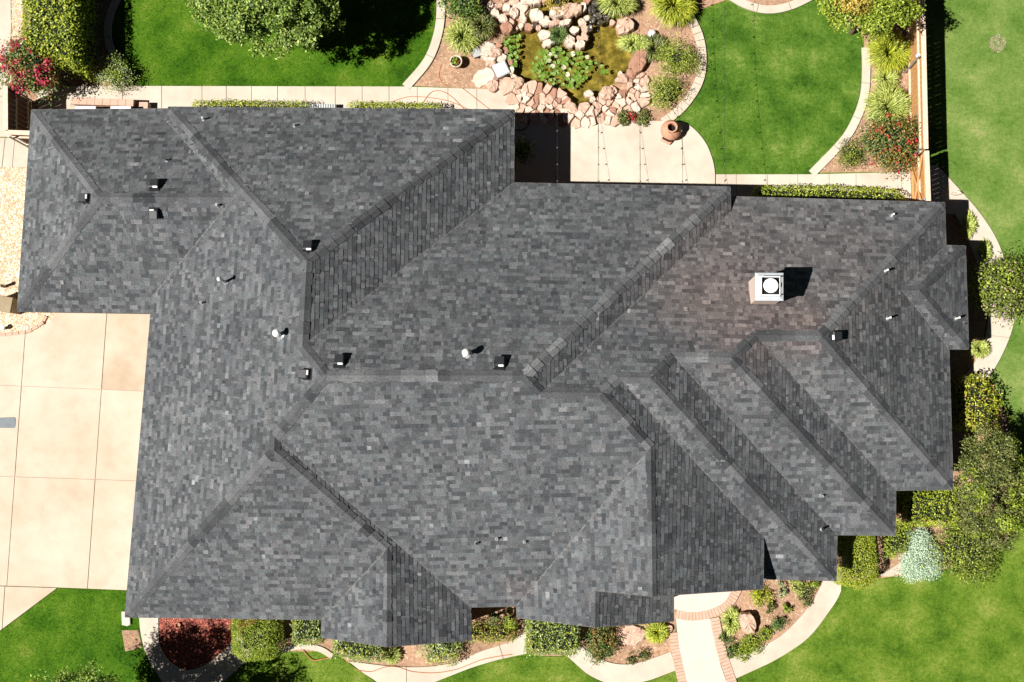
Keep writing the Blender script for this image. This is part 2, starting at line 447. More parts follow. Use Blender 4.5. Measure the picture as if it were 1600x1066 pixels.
ZE = {'e3': 3.246, 'm': 2.742, 'ga': 2.434, 'r': 2.395}


def zat(p, x, y):
    a, b, c = PL[p]; return a * x + b * y + c


def V(p, q, r):
    A = np.array([[-PL[k][0], -PL[k][1], 1] for k in (p, q, r)]); B = np.array([PL[k][2] for k in (p, q, r)])
    return np.linalg.solve(A, B)


def EV(p, q, z):
    if isinstance(z, str): z = ZE[z]
    A = np.array([[-PL[p][0], -PL[p][1], 1], [-PL[q][0], -PL[q][1], 1], [0, 0, 1]]); return np.linalg.solve(A, np.array([PL[p][2], PL[q][2], z]))


def FX(p, x, z):          # on plane p at given x and z
    if isinstance(z, str): z = ZE[z]
    a, b, c = PL[p]; return np.array([x, (z - c - a * x) / b, z])


def FY(p, y, z):
    if isinstance(z, str): z = ZE[z]
    a, b, c = PL[p]; return np.array([(z - c - b * y) / a, y, z])


def RY(p, q, y):          # ridge of planes p,q at y
    a1, b1, c1 = PL[p]; a2, b2, c2 = PL[q]
    x = ((b2 - b1) * y + c2 - c1) / (a1 - a2); return np.array([x, y, zat(p, x, y)])


yg1 = P(616, 998, ZE['m'])[1]                        # rake of the left front gable
yg2 = P(1193, 920, ZE['e3'])[1]                      # rake of the tall front gable
yg3 = P(808, 965, ZE['m'])[1]                        # rake of the low front gable
x8 = P(930, 960, 4.3)[0]                             # ridge of the low gable
z8 = zat('W3', x8, yg3)
PL['E8'] = (-.70, PL['W3'][1], z8 + .70 * x8 - PL['W3'][1] * yg3)
x8e = P(1053, 945, 3.0)[0]
A1 = EV('Wg', 'Ng', 'ga'); A2 = EV('Wg', 'Sg', 'ga'); G1 = V('Wg', 'Ng', 'Sg'); G2 = V('Ng', 'Sg', 'Wm')
W0 = EV('Wm', 'N1', 'm'); C1 = V('Wm', 'N1', 'E1'); C2 = V('Wm', 'E1', 'N2'); C3 = V('Wm', 'N2', 'S1')
D1 = V('Wm', 'S1', 'E2'); D2 = V('Wm', 'S2', 'E2'); D3 = V('S2', 'E2', 'W2'); B1 = EV('Wm', 'S2', 'm')
N1e = EV('N1', 'E1', 'm'); N2w = EV('E1', 'N2', 'm'); N2e = EV('N2', 'E7', 'm'); C4 = V('N2', 'S1', 'E7'); C5 = V('S1', 'E7', 'N3')
E7s = EV('E7', 'N3', 'm'); C6 = V('N3', 'S1', 'E3'); C7 = V('S1', 'E3', 'W3'); C8 = V('N3', 'E3', 'S3'); C9 = V('N3', 'S3', 'E4')
C10 = V('N3', 'E4', 'S4'); C11 = V('N3', 'S4', 'E5'); C12 = V('N3', 'E5', 'S5'); C13 = V('N3', 'S5', 'E6')
R1 = EV('E6', 'N3', 'r'); R2 = EV('E6', 'Nb', 'r'); R3 = EV('Eb', 'Nb', 'r'); R4 = EV('Eb', 'Sb', 'r'); R5 = EV('E6', 'Sb', 'r')
R6 = EV('E6', 'S5', 'r'); R7 = EV('E5', 'S5', 'r'); R8 = EV('E5', 'S4', 'r'); R9 = EV('E4', 'S4', 'r'); R10 = EV('E4', 'S3', 'r')
Bw = V('Nb', 'Sb', 'E6'); Be = V('Nb', 'Sb', 'Eb')
Ves = EV('E3', 'S3', 'e3'); G1s = EV('E2', 'S1', 'm'); W3n = EV('W3', 'S1', 'm'); W2n = EV('W2', 'S2', 'm')
G1r = RY('E2', 'W2', yg1); G1e = FY('E2', yg1, 'm'); G1w = FY('W2', yg1, 'm')
G2r = RY('E3', 'W3', yg2); G2e = FY('E3', yg2, 'e3')
L_r = np.array([x8, yg3, z8]); L_n = np.array([x8, yg2, zat('W3', x8, yg2)]); L_w = FY('W3', yg3, 'm')
L_e = np.array([x8e, yg3, zat('E8', x8e, yg3)]); L_en = np.array([x8e, yg2 + .35, zat('E8', x8e, yg2 + .35)]); L_rn = np.array([x8, yg2 + .35, zat('E8', x8, yg2 + .35)])
Wsg = EV('Wm', 'Sg', 'm'); Wng = EV('Wm', 'Ng', 'm')
FACES = [
    ('Wg', [A1, G1, A2]), ('Ng', [A1, FX('Ng', Wng[0] + .35, 'ga'), Wng, G2, G1]), ('Sg', [A2, G1, G2, Wsg, FX('Sg', Wsg[0] + .3, 'ga')]),
    ('Wm', [W0, C1, C2, C3, D1, D2, B1, Wsg, G2, Wng]), ('N1', [W0, C1, N1e]), ('E1', [C1, C2, N2w, N1e]), ('N2', [C2, C3, C4, N2e, N2w]),
    ('E7', [C4, C5, E7s, N2e]), ('N3', [C5, C6, C8, C9, C10, C11, C12, C13, R1, FX('N3', E7s[0] - .3, 'r'), E7s]),
    ('S1', [C3, C4, C5, C6, C7, W3n, G1s, D1]), ('S2', [D2, D3, W2n, B1]), ('E2', [D1, G1s, G1e, G1r, D3, D2]), ('W2', [D3, G1r, G1w, W2n]),
    ('W3', [C7, G2r, L_n, L_r, L_w, W3n]), ('E3', [C6, C7, G2r, G2e, Ves, C8]), ('E8', [L_r, L_rn, L_en, L_e]),
    ('S3', [C8, C9, R10, FX('S3', Ves[0] - .3, 'r'), Ves]), ('E4', [C9, C10, R9, R10]), ('S4', [C10, C11, R8, R9]), ('E5', [C11, C12, R7, R8]),
    ('S5', [C12, C13, R6, R7]), ('E6', [C13, R6, R5, Bw, R2, R1]), ('Nb', [R2, Bw, Be, R3]), ('Sb', [Bw, R5, R4, Be]), ('Eb', [Be, R4, R3])]

house = empty('house', (0, 0, 0), 'large single storey house under a many hipped dark grey asphalt shingle roof', 'house')

# deck under the shingles and fascia boards on every free edge
dk = MB()
for p, poly in FACES:
    q = ccw(poly); dk.add([(v[0], v[1], v[2] - .03) for v in q], [tuple(range(len(q)))])
dk.build('roof_deck', M['deck'], house)
EAVES = [(A1, A2), (A1, FACES[1][1][1]), (A2, FACES[2][1][4]), (W0, N1e), (W0, Wng), (Wsg, B1), (B1, W2n), (W2n, G1w), (G1w, G1r), (G1r, G1e), (G1e, G1s), (G1s, W3n),
         (W3n, L_w), (L_w, L_r), (L_r, L_e), (L_e, L_en), (L_n, G2r), (G2r, G2e), (G2e, Ves), (N1e, N2w), (N2w, N2e), (N2e, E7s), (FACES[8][1][9], R1),
         (R1, R2), (R2, R3), (R3, R4), (R4, R5), (R5, R6), (R6, R7), (R7, R8), (R8, R9), (R9, R10), (R10, FACES[16][1][3])]
for a, b in EAVES:
    d = b - a; n = np.array([-d[1], d[0], 0]); n /= np.linalg.norm(n) + 1e-9; t = .016
    up_ = np.array([0, 0, .012]); dn = np.array([0, 0, -.17])
    vv = [a + n * t + dn, b + n * t + dn, b - n * t + dn, a - n * t + dn, a + n * t + up_, b + n * t + up_, b - n * t + up_, a - n * t + up_]
    pymesh('fascia_board', vv, [(3, 2, 1, 0), (4, 5, 6, 7), (0, 1, 5, 4), (1, 2, 6, 5), (2, 3, 7, 6), (3, 0, 4, 7)], M['fascia'], house)

# ------------------------------------------------------------------ shingles
STAINS = [(P(1260, 420, 4.5), 3.0, .16), (P(1130, 440, 4.5), 2.2, .12), (P(1085, 460, 5.2), 1.1, .8), (P(1200, 480, 5.2), 1.2, .7), (P(1150, 380, 4.5), 1.5, .35), (P(1340, 400, 4.2), 1.8, .35), (P(1270, 505, 5.8), .7, .8), (P(808, 918, 3.4), .4, .5), (P(1110, 335, 3.8), .8, .2), (P(1160, 540, 6.), .8, .5)]


def warm_at(x, y):
    w = 0.02
    for c, r, k in STAINS:
        d2 = ((x - c[0]) ** 2 + (y - c[1]) ** 2) / (r * r); w += .5 * k * math.exp(-d2)
    return min(w, 1)


EP = .101
stuff_v, stuff_f, stuff_t, stuff_w = [], [], [], []
single = []
FACE_BIAS = {}
for p, poly in FACES:
    a, b, c = PL[p]; m = math.hypot(a, b); g = np.array([a, b]) / m; e = np.array([g[1], -g[0]])
    nrm = np.array([-a, -b, 1]); nrm /= np.linalg.norm(nrm)
    uv = [(float(e @ v[:2]), float(g @ v[:2])) for v in ccw(poly)]; uv = ccw(uv)
    tris = [[uv[i] for i in t] for t in tessellate_polygon([[Vector((u, w, 0)) for u, w in uv]])]
    tris = [ccw(t) for t in tris]
    us = [q[0] for q in uv]; vv = [q[1] for q in uv]; u_lo, u_hi, v_lo, v_hi = min(us), max(us), min(vv), max(vv)

    def to3(u, v, w):
        x = e[0] * u + g[0] * v; y = e[1] * u + g[1] * v
        return np.array([x, y, a * x + b * y + c]) + nrm * w
    k = 0
    v0 = v_lo
    while v0 < v_hi:
        v1 = v0 + EP; u = u_lo - random.random() * .4
        strip = random.gauss(0, .05); strip_end = u + 1.0; row = random.gauss(0, .03)
        while u < u_hi:
            w = random.choice((.05, .07, .09, .10, .11, .13, .15, .18, .22)) * random.uniform(.85, 1.15)
            if u > strip_end: strip = random.gauss(0, .06); strip_end += 1.0
            tone = .385 + strip * .5 + row * .7 + random.choice((-.19, -.12, -.05, 0, .05, .11, .18)) + random.gauss(0, .05)
            if random.random() < .012: tone += .3
            tone = max(0, min(1, tone))
            tw = random.choice((-.10, -.06, -.03, 0, .03, .08))
            hgt = random.choice((.013, .017, .023)); bk = .007
            quad = [(u, v0), (u + w, v0), (u + w, v1), (u, v1)]
            cu, cv = u + w / 2, v0 + EP / 2
            half = math.hypot(w, EP) / 2
            hit = inside(uv, np.array([cu]), np.array([cv]))[0]; dist = edge_dist(uv, cu, cv)
            if hit and dist > half:
                pc = to3(cu, cv, 0); wm = warm_at(pc[0], pc[1]) + tw
                T = [to3(u, v0, hgt), to3(u + w, v0, hgt), to3(u + w, v1 + .012, bk), to3(u, v1 + .012, bk), to3(u, v0, -.004), to3(u + w, v0, -.004)]
                single.append((w / (H - pc[2]) ** 2, T, tone, wm))
            elif hit or dist < half:
                for tr in tris:
                    q = quad
                    for i in range(3):
                        s, t_ = tr[i], tr[(i + 1) % 3]
                        q = clip_half(q, s, (-(t_[1] - s[1]), t_[0] - s[0]))
                        if len(q) < 3: break
                    if len(q) < 3 or abs(area2(q)) < 1e-5: continue
                    n0 = len(stuff_v); L_ = len(q)
                    wm = warm_at(*to3(q[0][0], q[0][1], 0)[:2]) + tw
                    for uu, v_ in q: stuff_v.append(to3(uu, v_, hgt + (bk - hgt) * (v_ - v0) / EP))
                    idx = list(range(n0, n0 + L_))
                    stuff_f.append(idx if area2([s_[:2] for s_ in stuff_v[n0:]]) > 0 else idx[::-1]); stuff_t.append(tone); stuff_w.append(wm)
                    for i in range(L_):
                        j = (i + 1) % L_
                        if abs(q[i][1] - v0) < 1e-6 and abs(q[j][1] - v0) < 1e-6:
                            n1 = len(stuff_v); stuff_v.append(to3(q[i][0], v0, -.004)); stuff_v.append(to3(q[j][0], v0, -.004))
                            stuff_f.append([n0 + i, n1, n1 + 1, n0 + j]); stuff_t.append(tone * .8); stuff_w.append(wm)
            u += w
        v0 = v1
single.sort(key=lambda s: -s[0])
WEDGE = [(0, 1, 2, 3), (4, 5, 1, 0), (4, 0, 3), (1, 5, 2), (5, 4, 3, 2)]
for _, T, tone, wm in single[:300]:
    c0 = np.mean(T, axis=0)
    o = pymesh('shingle', [t - c0 for t in T], WEDGE, M['shingle'], house, {'tone': [tone] * 5, 'warm': [wm] * 5})
    o.location = c0
for _, T, tone, wm in single[300:]:
    n0 = len(stuff_v); stuff_v += T
    for f in WEDGE[:4]: stuff_f.append([n0 + i for i in f]); stuff_t.append(tone); stuff_w.append(wm)
o = pymesh('shingle_field', stuff_v, stuff_f, M['shingle'], house, {'tone': stuff_t, 'warm': stuff_w}); o['kind'] = 'stuff'

# ridge and hip caps
RIDGES = [('Wg', 'Ng', A1, G1), ('Wg', 'Sg', A2, G1), ('Ng', 'Sg', G1, G2), ('Wm', 'N1', W0, C1), ('N1', 'E1', N1e, C1), ('Wm', 'E1', C1, C2),
          ('Wm', 'N2', C2, C3), ('N2', 'S1', C3, C4), ('Wm', 'S1', D1, C3), ('N2', 'E7', N2e, C4), ('E7', 'S1', C5, C4), ('S1', 'N3', C5, C6), ('S1', 'E3', C7, C6),
          ('N3', 'E3', C8, C6), ('W3', 'E3', G2r, C7), ('Wm', 'E2', D2, D1), ('Wm', 'S2', B1, D2), ('S2', 'E2', D3, D2), ('W2', 'E2', G1r, D3),
          ('N3', 'S3', C8, C9), ('N3', 'E4', C10, C9), ('S3', 'E4', R10, C9), ('N3', 'S4', C10, C11), ('N3', 'E5', C12, C11), ('S4', 'E5', R8, C11),
          ('N3', 'S5', C12, C13), ('S5', 'E6', R6, C13), ('N3', 'E6', R1, C13), ('Nb', 'Sb', Be, Bw), ('Nb', 'Eb', R3, Be), ('Sb', 'Eb', R4, Be), ('W3', 'E8', L_r, L_n)]
for p, q, a, b in RIDGES:
    d = b - a; L_ = np.linalg.norm(d); n = max(1, int(round(L_ / .30))); d /= L_
    pd = np.array([-d[1], d[0]]); pd /= np.linalg.norm(pd)
    mid = (a + b) / 2
    s = pd * .1
    A_, B_ = (p, q) if zat(p, mid[0] + s[0], mid[1] + s[1]) < zat(q, mid[0] + s[0], mid[1] + s[1]) else (q, p)
    base_t = .31 if 'E' in (p[0], q[0]) else .38
    tn = base_t; hw = .135 if (p, q) not in (('W2', 'E2'), ('W3', 'E8'), ('W3', 'E3')) else .11
    stainy = {('N2', 'E7'): .22, ('N2', 'S1'): .12, ('N3', 'S4'): .2, ('N3', 'S5'): .15}.get((p, q), 0)
    for i in range(n):
        s0, s1 = max(L_ * i / n, .13 if min(a[2], b[2]) < 3.3 else 0), L_ * (i + 1) / n + .05
        tn = .5 * tn + .5 * random.gauss(base_t, .17)
        if random.random() < .25: tn = random.choice((.10, .16, .48, .56))
        ring = []; lf_ = random.uniform(.024, .042); hj = hw * random.uniform(.9, 1.12)
        for s_, lift in ((s0, lf_), (min(s1, L_ + .02), .010)):
            c0 = a + d * s_
            for k_, P_ in ((1, A_), (.45, A_), (0, None), (-.45, B_), (-1, B_)):
                x, y = c0[0] + pd[0] * hj * k_, c0[1] + pd[1] * hj * k_
                z = zat(P_, x, y) if P_ else c0[2] + .004
                ring.append((x, y, z + lift + .006))
        base = [(x, y, z - .04) for x, y, z in ring[:5]]
        vv = ring + base
        ff = [(i_, i_ + 1, i_ + 6, i_ + 5) for i_ in range(4)] + [(10 + i_, 11 + i_, 1 + i_, i_) for i_ in range(4)]
        ff = [f[::-1] for f in ff]
        # faces must look up
        v_ = [np.array(vv[k]) for k in ff[0][:3]]
        if np.cross(v_[1] - v_[0], v_[2] - v_[1])[2] < 0: ff = [f[::-1] for f in ff]
        tt = max(.05, min(1, tn + stainy * random.uniform(.3, 1.6)))
        pymesh('ridge_cap', vv, ff, M['shingle'], house, {'tone': [tt] * 8, 'warm': [.05] * 8})

# cut shingle edge in every valley
VALLEYS = [('Ng', 'Wm', Wng, G2), ('Sg', 'Wm', Wsg, G2), ('E1', 'N2', N2w, C2), ('E7', 'N3', E7s, C5), ('E2', 'S1', G1s, D1), ('W2', 'S2', W2n, D3), ('W3', 'S1', W3n, C7),
           ('E3', 'S3', Ves, C8), ('E4', 'S4', R9, C10), ('E5', 'S5', R7, C12), ('E6', 'Nb', R2, Bw), ('E6', 'Sb', R5, Bw)]
for p, q, a, b in VALLEYS:
    d = b - a; L_ = np.linalg.norm(d); d /= L_; pd = np.array([-d[1], d[0]]); pd /= np.linalg.norm(pd)
    n = max(2, int(L_ / .35)); vv = []; ff = []
    for i in range(n + 1):
        c0 = a + d * (L_ * i / n)
        for k_ in (-1, 0, 1):
            x, y = c0[0] + pd[0] * .018 * k_, c0[1] + pd[1] * .018 * k_
            vv.append((x, y, max(zat(p, x, y), zat(q, x, y)) + (.017 if k_ else .022)))
    for i in range(n):
        ff += [(3 * i, 3 * i + 1, 3 * i + 4, 3 * i + 3), (3 * i + 1, 3 * i + 2, 3 * i + 5, 3 * i + 4)]
    pymesh('valley_trim', vv, ff, M['valley'], house)

# walls under the eaves
FOOT = [(A2, 'ga'), (FACES[2][1][4], 'ga'), (B1, 'm'), (W2n, 'm'), (G1w, 'm'), (G1e, 'm'), (G1s, 'm'), (W3n, 'm'), (L_w, 'm'), (L_e, 'm'), (L_en, 'm'), (G2e, 'e3'), (FX('S3', Ves[0], 'r'), 'r'),
        (R10, 'r'), (R9, 'r'), (R8, 'r'), (R7, 'r'), (R6, 'r'), (R5, 'r'), (R4, 'r'), (R3, 'r'), (R2, 'r'), (R1, 'r'), (FX('N3', E7s[0], 'r'), 'r'), (N2e, 'm'), (N2w, 'm'), (N1e, 'm'), (W0, 'm'), (A1, 'ga')]
fp = [f[0] for f in FOOT]; inn = offset(fp, .42)
for i in (4, 5, 8, 9, 11): inn[i] = np.array([inn[i][0], fp[i][1] + .06])      # gable ends overhang less
for i in range(len(inn)):
    a, b = inn[i], inn[(i + 1) % len(inn)]
    zt = min(ZE[FOOT[i][1]], ZE[FOOT[(i + 1) % len(inn)][1]]) + .05
    d = b - a
    if np.linalg.norm(d) < .05: continue
    n = np.array([-d[1], d[0]]) / np.linalg.norm(d) * .12
    MB().prism([a, b, b + n, a + n], -.1, zt).build('wall', M['wall'], house)
for a, r_, b, in ((G1w, G1r, G1e), (L_w, L_r, L_e)):
    y = a[1] + .05
    MB().add([(a[0] + .4, y, a[2] - .1), (b[0] - .4, y, b[2] - .1), (r_[0], y, r_[2] - .2)], [(0, 1, 2)]).build('gable_wall', M['wall'], house)
y = G2r[1] + .05
MB().add([(L_n[0] - .2, y, 2.9), (G2e[0] - .4, y, 2.9), (G2e[0] - .4, y, G2e[2] + .05), (G2r[0], y, G2r[2] - .15), (L_n[0] - .2, y, zat('W3', L_n[0] - .2, y) - .1)], [(0, 1, 2, 3, 4)]).build('gable_wall', M['wall'], house)


# ------------------------------------------------------------------ roof fittings (parts of the house)
def on_roof(px, py, plane):
    z = 4.0
    for _ in range(25):
        w = P(px, py, z); z = zat(plane, w[0], w[1])
    return P(px, py, z)


def part_empty(name, loc):
    o = bpy.data.objects.new(name, None); COL.objects.link(o); o.parent = house; o.location = loc; o.empty_display_size = .1
    return o


def box_vent(px, py, plane, sz=.235):
    c = on_roof(px, py, plane); a, b, _c0 = PL[plane]; m = math.hypot(a, b)
    g = np.array([a, b]) / m; e = np.array([g[1], -g[0]]); t = math.atan(m)
    root = part_empty('roof_vent', c)
    nrm = np.array([-a, -b, 1]) / math.sqrt(1 + m * m); sl = np.array([g[0] * math.cos(t), g[1] * math.cos(t), math.sin(t)]); ee = np.array([e[0], e[1], 0])
    f = lambda u, v, w: c + ee * u + sl * v + nrm * w
    h = sz / 2
    fl = [f(-h * 1.25, -h * 1.3, .018), f(h * 1.25, -h * 1.3, .018), f(h * 1.25, h * 1.3, .018), f(-h * 1.25, h * 1.3, .018)]
    fl2 = [p - nrm * .03 for p in fl]
    pymesh('flange', fl + fl2, [(0, 1, 2, 3), (0, 4, 5, 1), (1, 5, 6, 2), (2, 6, 7, 3), (3, 7, 4, 0)], M['black'], root)
    v = []
    for (u, w_, hh) in ((-h, -h, .19), (h, -h, .19), (h, h, .13), (-h, h, .13)): v.append(f(u, w_, .015)); v.append(f(u, w_, hh))
    k = .82
    top = [f(-h * k, -h * k, .225), f(h * k, -h * k, .225), f(h * k, h * k, .155), f(-h * k, h * k, .155)]
    pymesh('hood', v + top, [(0, 2, 3, 1), (2, 4, 5, 3), (4, 6, 7, 5), (6, 0, 1, 7), (1, 3, 9, 8), (3, 5, 10, 9), (5, 7, 11, 10), (7, 1, 8, 11), (8, 9, 10, 11)], M['slate'], root)
    lip = [f(-h * .8, h * .90, .155), f(h * .2, h * .90, .155), f(h * .2, h * 1.08, .12), f(-h * .8, h * 1.08, .12)]
    pymesh('lip', lip + [p - nrm * .012 for p in lip], [(0, 1, 2, 3), (3, 2, 6, 7), (0, 4, 5, 1)], M['white_metal'], root)


for px, py, pl_ in ((137, 311, 'Wg'), (243, 293, 'Ng'), (242, 331, 'Sg'), (482, 390, 'N1'), (531, 568, 'N2'), (481, 585, 'Wm'), (781, 571, 'N2'), (1301, 526, 'E6')):
    box_vent(px, py, pl_)


def pipe_vent(px, py, plane, h_=.25, r=.04, cap=False, mat='metal_grey', flash=True):
    """px,py is the foot of the pipe"""
    h = h_ * 1.2
    c = on_roof(px, py, plane); a, b, _c0 = PL[plane]
    root = part_empty('vent_pipe', c)
    if flash:
        pts = []
        for k in range(10):
            t = 2 * math.pi * k / 10; x, y = c[0] + r * 2.3 * math.cos(t), c[1] + r * 2.3 * math.sin(t); pts.append((x, y, zat(plane, x, y) + .022))
        tip = [(c[0] + r * 1.1 * math.cos(2 * math.pi * k / 10), c[1] + r * 1.1 * math.sin(2 * math.pi * k / 10), c[2] + .09) for k in range(10)]
        pymesh('flashing', pts + tip, [(k, (k + 1) % 10, 10 + (k + 1) % 10, 10 + k) for k in range(10)], M['metal_grey'], root)
    MB().lathe(c, [(r, -.05), (r, h), (r * .8, h), (r * .8, h - .05), (0.001, h - .06)], 12, False).build('pipe', M[mat], root)
    if cap:
        MB().lathe(c, [(r * 1.0, h - .01), (cap, h + .02), (cap, h + .05), (cap * .65, h + .10), (cap * .2, h + .125), (.002, h + .128)], 18, False).build('cap', M['white_metal'], root)


pipe_vent(438, 523, 'Wm', .36, .055, .095, 'white_metal')
pipe_vent(730, 553, 'N2', .34, .055, .092, 'white_metal')
pipe_vent(353, 441, 'Wm', .52, .035, .06, 'white_metal')
for px, py, pl_, h, mt in ((319, 187, 'N1', .18, 'white_metal'), (461, 197, 'N1', .14, 'metal_grey'), (262, 251, 'Ng', .12, 'slate'), (341, 322, 'Sg', .18, 'white_metal'),
                       (317, 474, 'Wm', .2, 'metal_grey'), (745, 849, 'S1', .16, 'slate'), (777, 842, 'S1', .18, 'metal_grey'), (820, 847, 'S1', .16, 'metal_grey'),
                       (1283, 775, 'S4', .18, 'metal_grey'), (1284, 827, 'E4', .2, 'slate'), (1383, 424, 'E6', .24, 'white_metal'), (1387, 498, 'E6', .26, 'white_metal'),
                       (1393, 337, 'N3', .2, 'white_metal'), (1494, 498, 'Eb', .26, 'white_metal')):
    pipe_vent(px, py, pl_, h, .028, False, mt)

# chimney chase with flue and round cap
cb = on_roof(1190, 458, 'N3'); ch = part_empty('chimney', cb)
cw = .31
zc = cb[2] + 1.32
MB().prism([(cb[0] - cw, cb[1] - cw), (cb[0] + cw, cb[1] - cw), (cb[0] + cw, cb[1] + cw), (cb[0] - cw, cb[1] + cw)], cb[2] - .6, zc).build('chase', M['chase'], ch)
v = []
for s, z in ((cw + .035, zc - .05), (cw + .035, zc + .01), (cw - .06, zc + .06), (.25, zc + .10)):
    v += [(cb[0] - s, cb[1] - s, z), (cb[0] + s, cb[1] - s, z), (cb[0] + s, cb[1] + s, z), (cb[0] - s, cb[1] + s, z)]
f = [(4 * i + j, 4 * i + (j + 1) % 4, 4 * i + 4 + (j + 1) % 4, 4 * i + 4 + j) for i in range(3) for j in range(4)] + [(12, 13, 14, 15)]
pymesh('chase_cap', v, f, M['cap_metal'], ch)
fl = MB()
for s in (.225,):
    for x0, y0, x1, y1 in ((-s, -s, s, -s), (s, -s, s, s), (s, s, -s, s), (-s, s, -s, -s)):
        fl.tube([(cb[0] + x0, cb[1] + y0, zc + .24), (cb[0] + x1, cb[1] + y1, zc + .24)], .011, 5)
    for x0, y0 in ((-s, -s), (s, -s), (s, s), (-s, s)): fl.tube([(cb[0] + x0, cb[1] + y0, zc + .08), (cb[0] + x0, cb[1] + y0, zc + .25)], .010, 5)
fl.build('spark_frame', M['white_metal'], ch)
MB().box((cb[0], cb[1], zc + .115), (.43, .43, .02)).build('flue_pan', M['dark'], ch)
MB().lathe((cb[0], cb[1], zc + .1), [(.11, 0), (.11, .15)], 18).build('flue', M['metal_grey'], ch)
MB().lathe((cb[0], cb[1], zc + .24), [(.175, 0), (.18, .02), (.12, .05), (.05, .07), (.002, .075)], 24, False).build('rain_cap', M['white_metal'], ch)

# ------------------------------------------------------------------ ground and hardscape
def sheet(name, poly, z, mat, kind='structure'):
    o = pymesh(name, [(p[0], p[1], z) for p in ccw(poly)], [tuple(range(len(poly)))], mat); o['kind'] = kind
    return o


def struct_root(name):
    o = bpy.data.objects.new(name, None); COL.objects.link(o); o['kind'] = 'structure'; o.empty_display_size = .2
    return o


def slabs(name, poly, cuts, z, mat, gap=.007, mats=None):
    """a paved area cut into separate slabs along lines given in photo pixels"""
    root = struct_root(name); pieces = [list(poly)]
    for a, b in cuts:
        a, b = P(*a)[:2], P(*b)[:2]; d = b - a; n = np.array([-d[1], d[0]]) / np.linalg.norm(d); nxt = []
        for q in pieces:
            for s in (1, -1):
                r = clip_half(q, a + n * s * gap, n * s)
                if len(r) > 2 and abs(area2(r)) > .01: nxt.append(r)
        pieces = nxt
    for i, q in enumerate(pieces):
        MB().prism([tuple(v[:2]) for v in q], -.12, z + random.uniform(-.003, .003), .004).build('slab', mats(q) if mats else mat, root)
    sheet_o = pymesh('joint_bed', [(p[0], p[1], z - .022) for p in ccw(poly)], [tuple(range(len(poly)))], M['mortar'], root)
    return root


gsz = 300
g = sheet('ground', [(-gsz, -gsz), (gsz, -gsz), (gsz, gsz), (-gsz, gsz)], -.03, M['lawn_front'])
# open the ground under the pond with four quads around it
bpy.data.objects.remove(g)
pd_px = [(786, 58), (812, 40), (850, -20), (880, -60), (985, -60), (975, 0), (972, 40), (990, 62), (992, 105), (966, 128), (945, 150), (925, 166), (892, 168), (868, 146), (825, 138), (792, 128), (780, 100)]
pond = [p[:2] for p in PP(pd_px)]
px0, px1 = min(p[0] for p in pond) - .02, max(p[0] for p in pond) + .02; py0, py1 = min(p[1] for p in pond) - .02, max(p[1] for p in pond) + .02
gv = [(-gsz, -gsz), (gsz, -gsz), (gsz, gsz), (-gsz, gsz), (px0, py0), (px1, py0), (px1, py1), (px0, py1)]
o = pymesh('ground', [(x, y, -.03) for x, y in gv], [(0, 1, 5, 4), (1, 2, 6, 5), (2, 3, 7, 6), (3, 0, 4, 7)], M['lawn_front']); o['kind'] = 'structure'

# beds
def bedpoly(px):
    """outline given in photo pixels laid on the ground; gentle bends are rounded, sharp corners stay"""
    n = len(px); q = [np.asarray(p, float) for p in px]; out = []
    def turn(i):
        a, b = q[i] - q[i - 1], q[(i + 1) % n] - q[i]
        return abs(math.degrees(math.atan2(a[0] * b[1] - a[1] * b[0], a @ b)))
    for i in range(n):
        p1, p2 = q[i], q[(i + 1) % n]; out.append(p1)
        if np.linalg.norm(p2 - p1) < 75 and (turn(i) < 42 and turn((i + 1) % n) < 42) and max(turn(i), turn((i + 1) % n)) > 4:
            p0, p3 = q[i - 1], q[(i + 2) % n]
            l = np.linalg.norm(p2 - p1)
            m0 = (p2 - p0) / (np.linalg.norm(p2 - p0) + 1e-9) * l; m1 = (p3 - p1) / (np.linalg.norm(p3 - p1) + 1e-9) * l
            for t in (.25, .5, .75):
                h = t * t * (3 - 2 * t); out.append(p1 * (1 - h) + p2 * h + m0 * (t ** 3 - 2 * t * t + t) + m1 * (t ** 3 - t * t))
    return [p[:2] for p in PP(out)]


BK = [(690, -60), (690, 45), (672, 95), (640, 134), (790, 141), (802, 186), (880, 192), (960, 190), (1040, 192), (1062, 168), (1088, 130), (1094, 92), (1086, 52), (1072, 20), (1066, -60)]
# pond garden soil as a ring around the water (bridge cut)
ring = bedpoly(BK)
import bmesh
bm = bmesh.new()
outer = [bm.verts.new((p[0], p[1], 0.0)) for p in ring]; inner = [bm.verts.new((p[0], p[1], 0.0)) for p in pond]
es = [bm.edges.new((l[i], l[(i + 1) % len(l)])) for l in (outer, inner) for i in range(len(l))]
bmesh.ops.triangle_fill(bm, edges=es, use_beauty=True)
rem = [f for f in bm.faces if inside(pond, np.array([f.calc_center_median().x]), np.array([f.calc_center_median().y]))[0]]
bmesh.ops.delete(bm, geom=rem, context='FACES_ONLY')
for f in bm.faces:
    if f.normal.z < 0: f.normal_flip()
me = bpy.data.meshes.new('planting_bed'); bm.to_mesh(me); bm.free(); me.materials.append(M['soil'])
o = link('planting_bed', me); o['kind'] = 'structure'
# pond basin and water
bv = [(p[0], p[1], .0) for p in ccw(pond)]; ins = offset(ccw(pond), .25); n = len(bv)
bv += [(p[0], p[1], -.28) for p in ins]
o = pymesh('pond_basin', bv, [(i, (i + 1) % n, n + (i + 1) % n, n + i) for i in range(n)] + [tuple(range(n, 2 * n))], M['bottom']); o['kind'] = 'structure'
o = pymesh('pond_water', [(p[0], p[1], -.07) for p in offset(ccw(pond), .03)], [tuple(range(n))], M['water']); o['kind'] = 'structure'

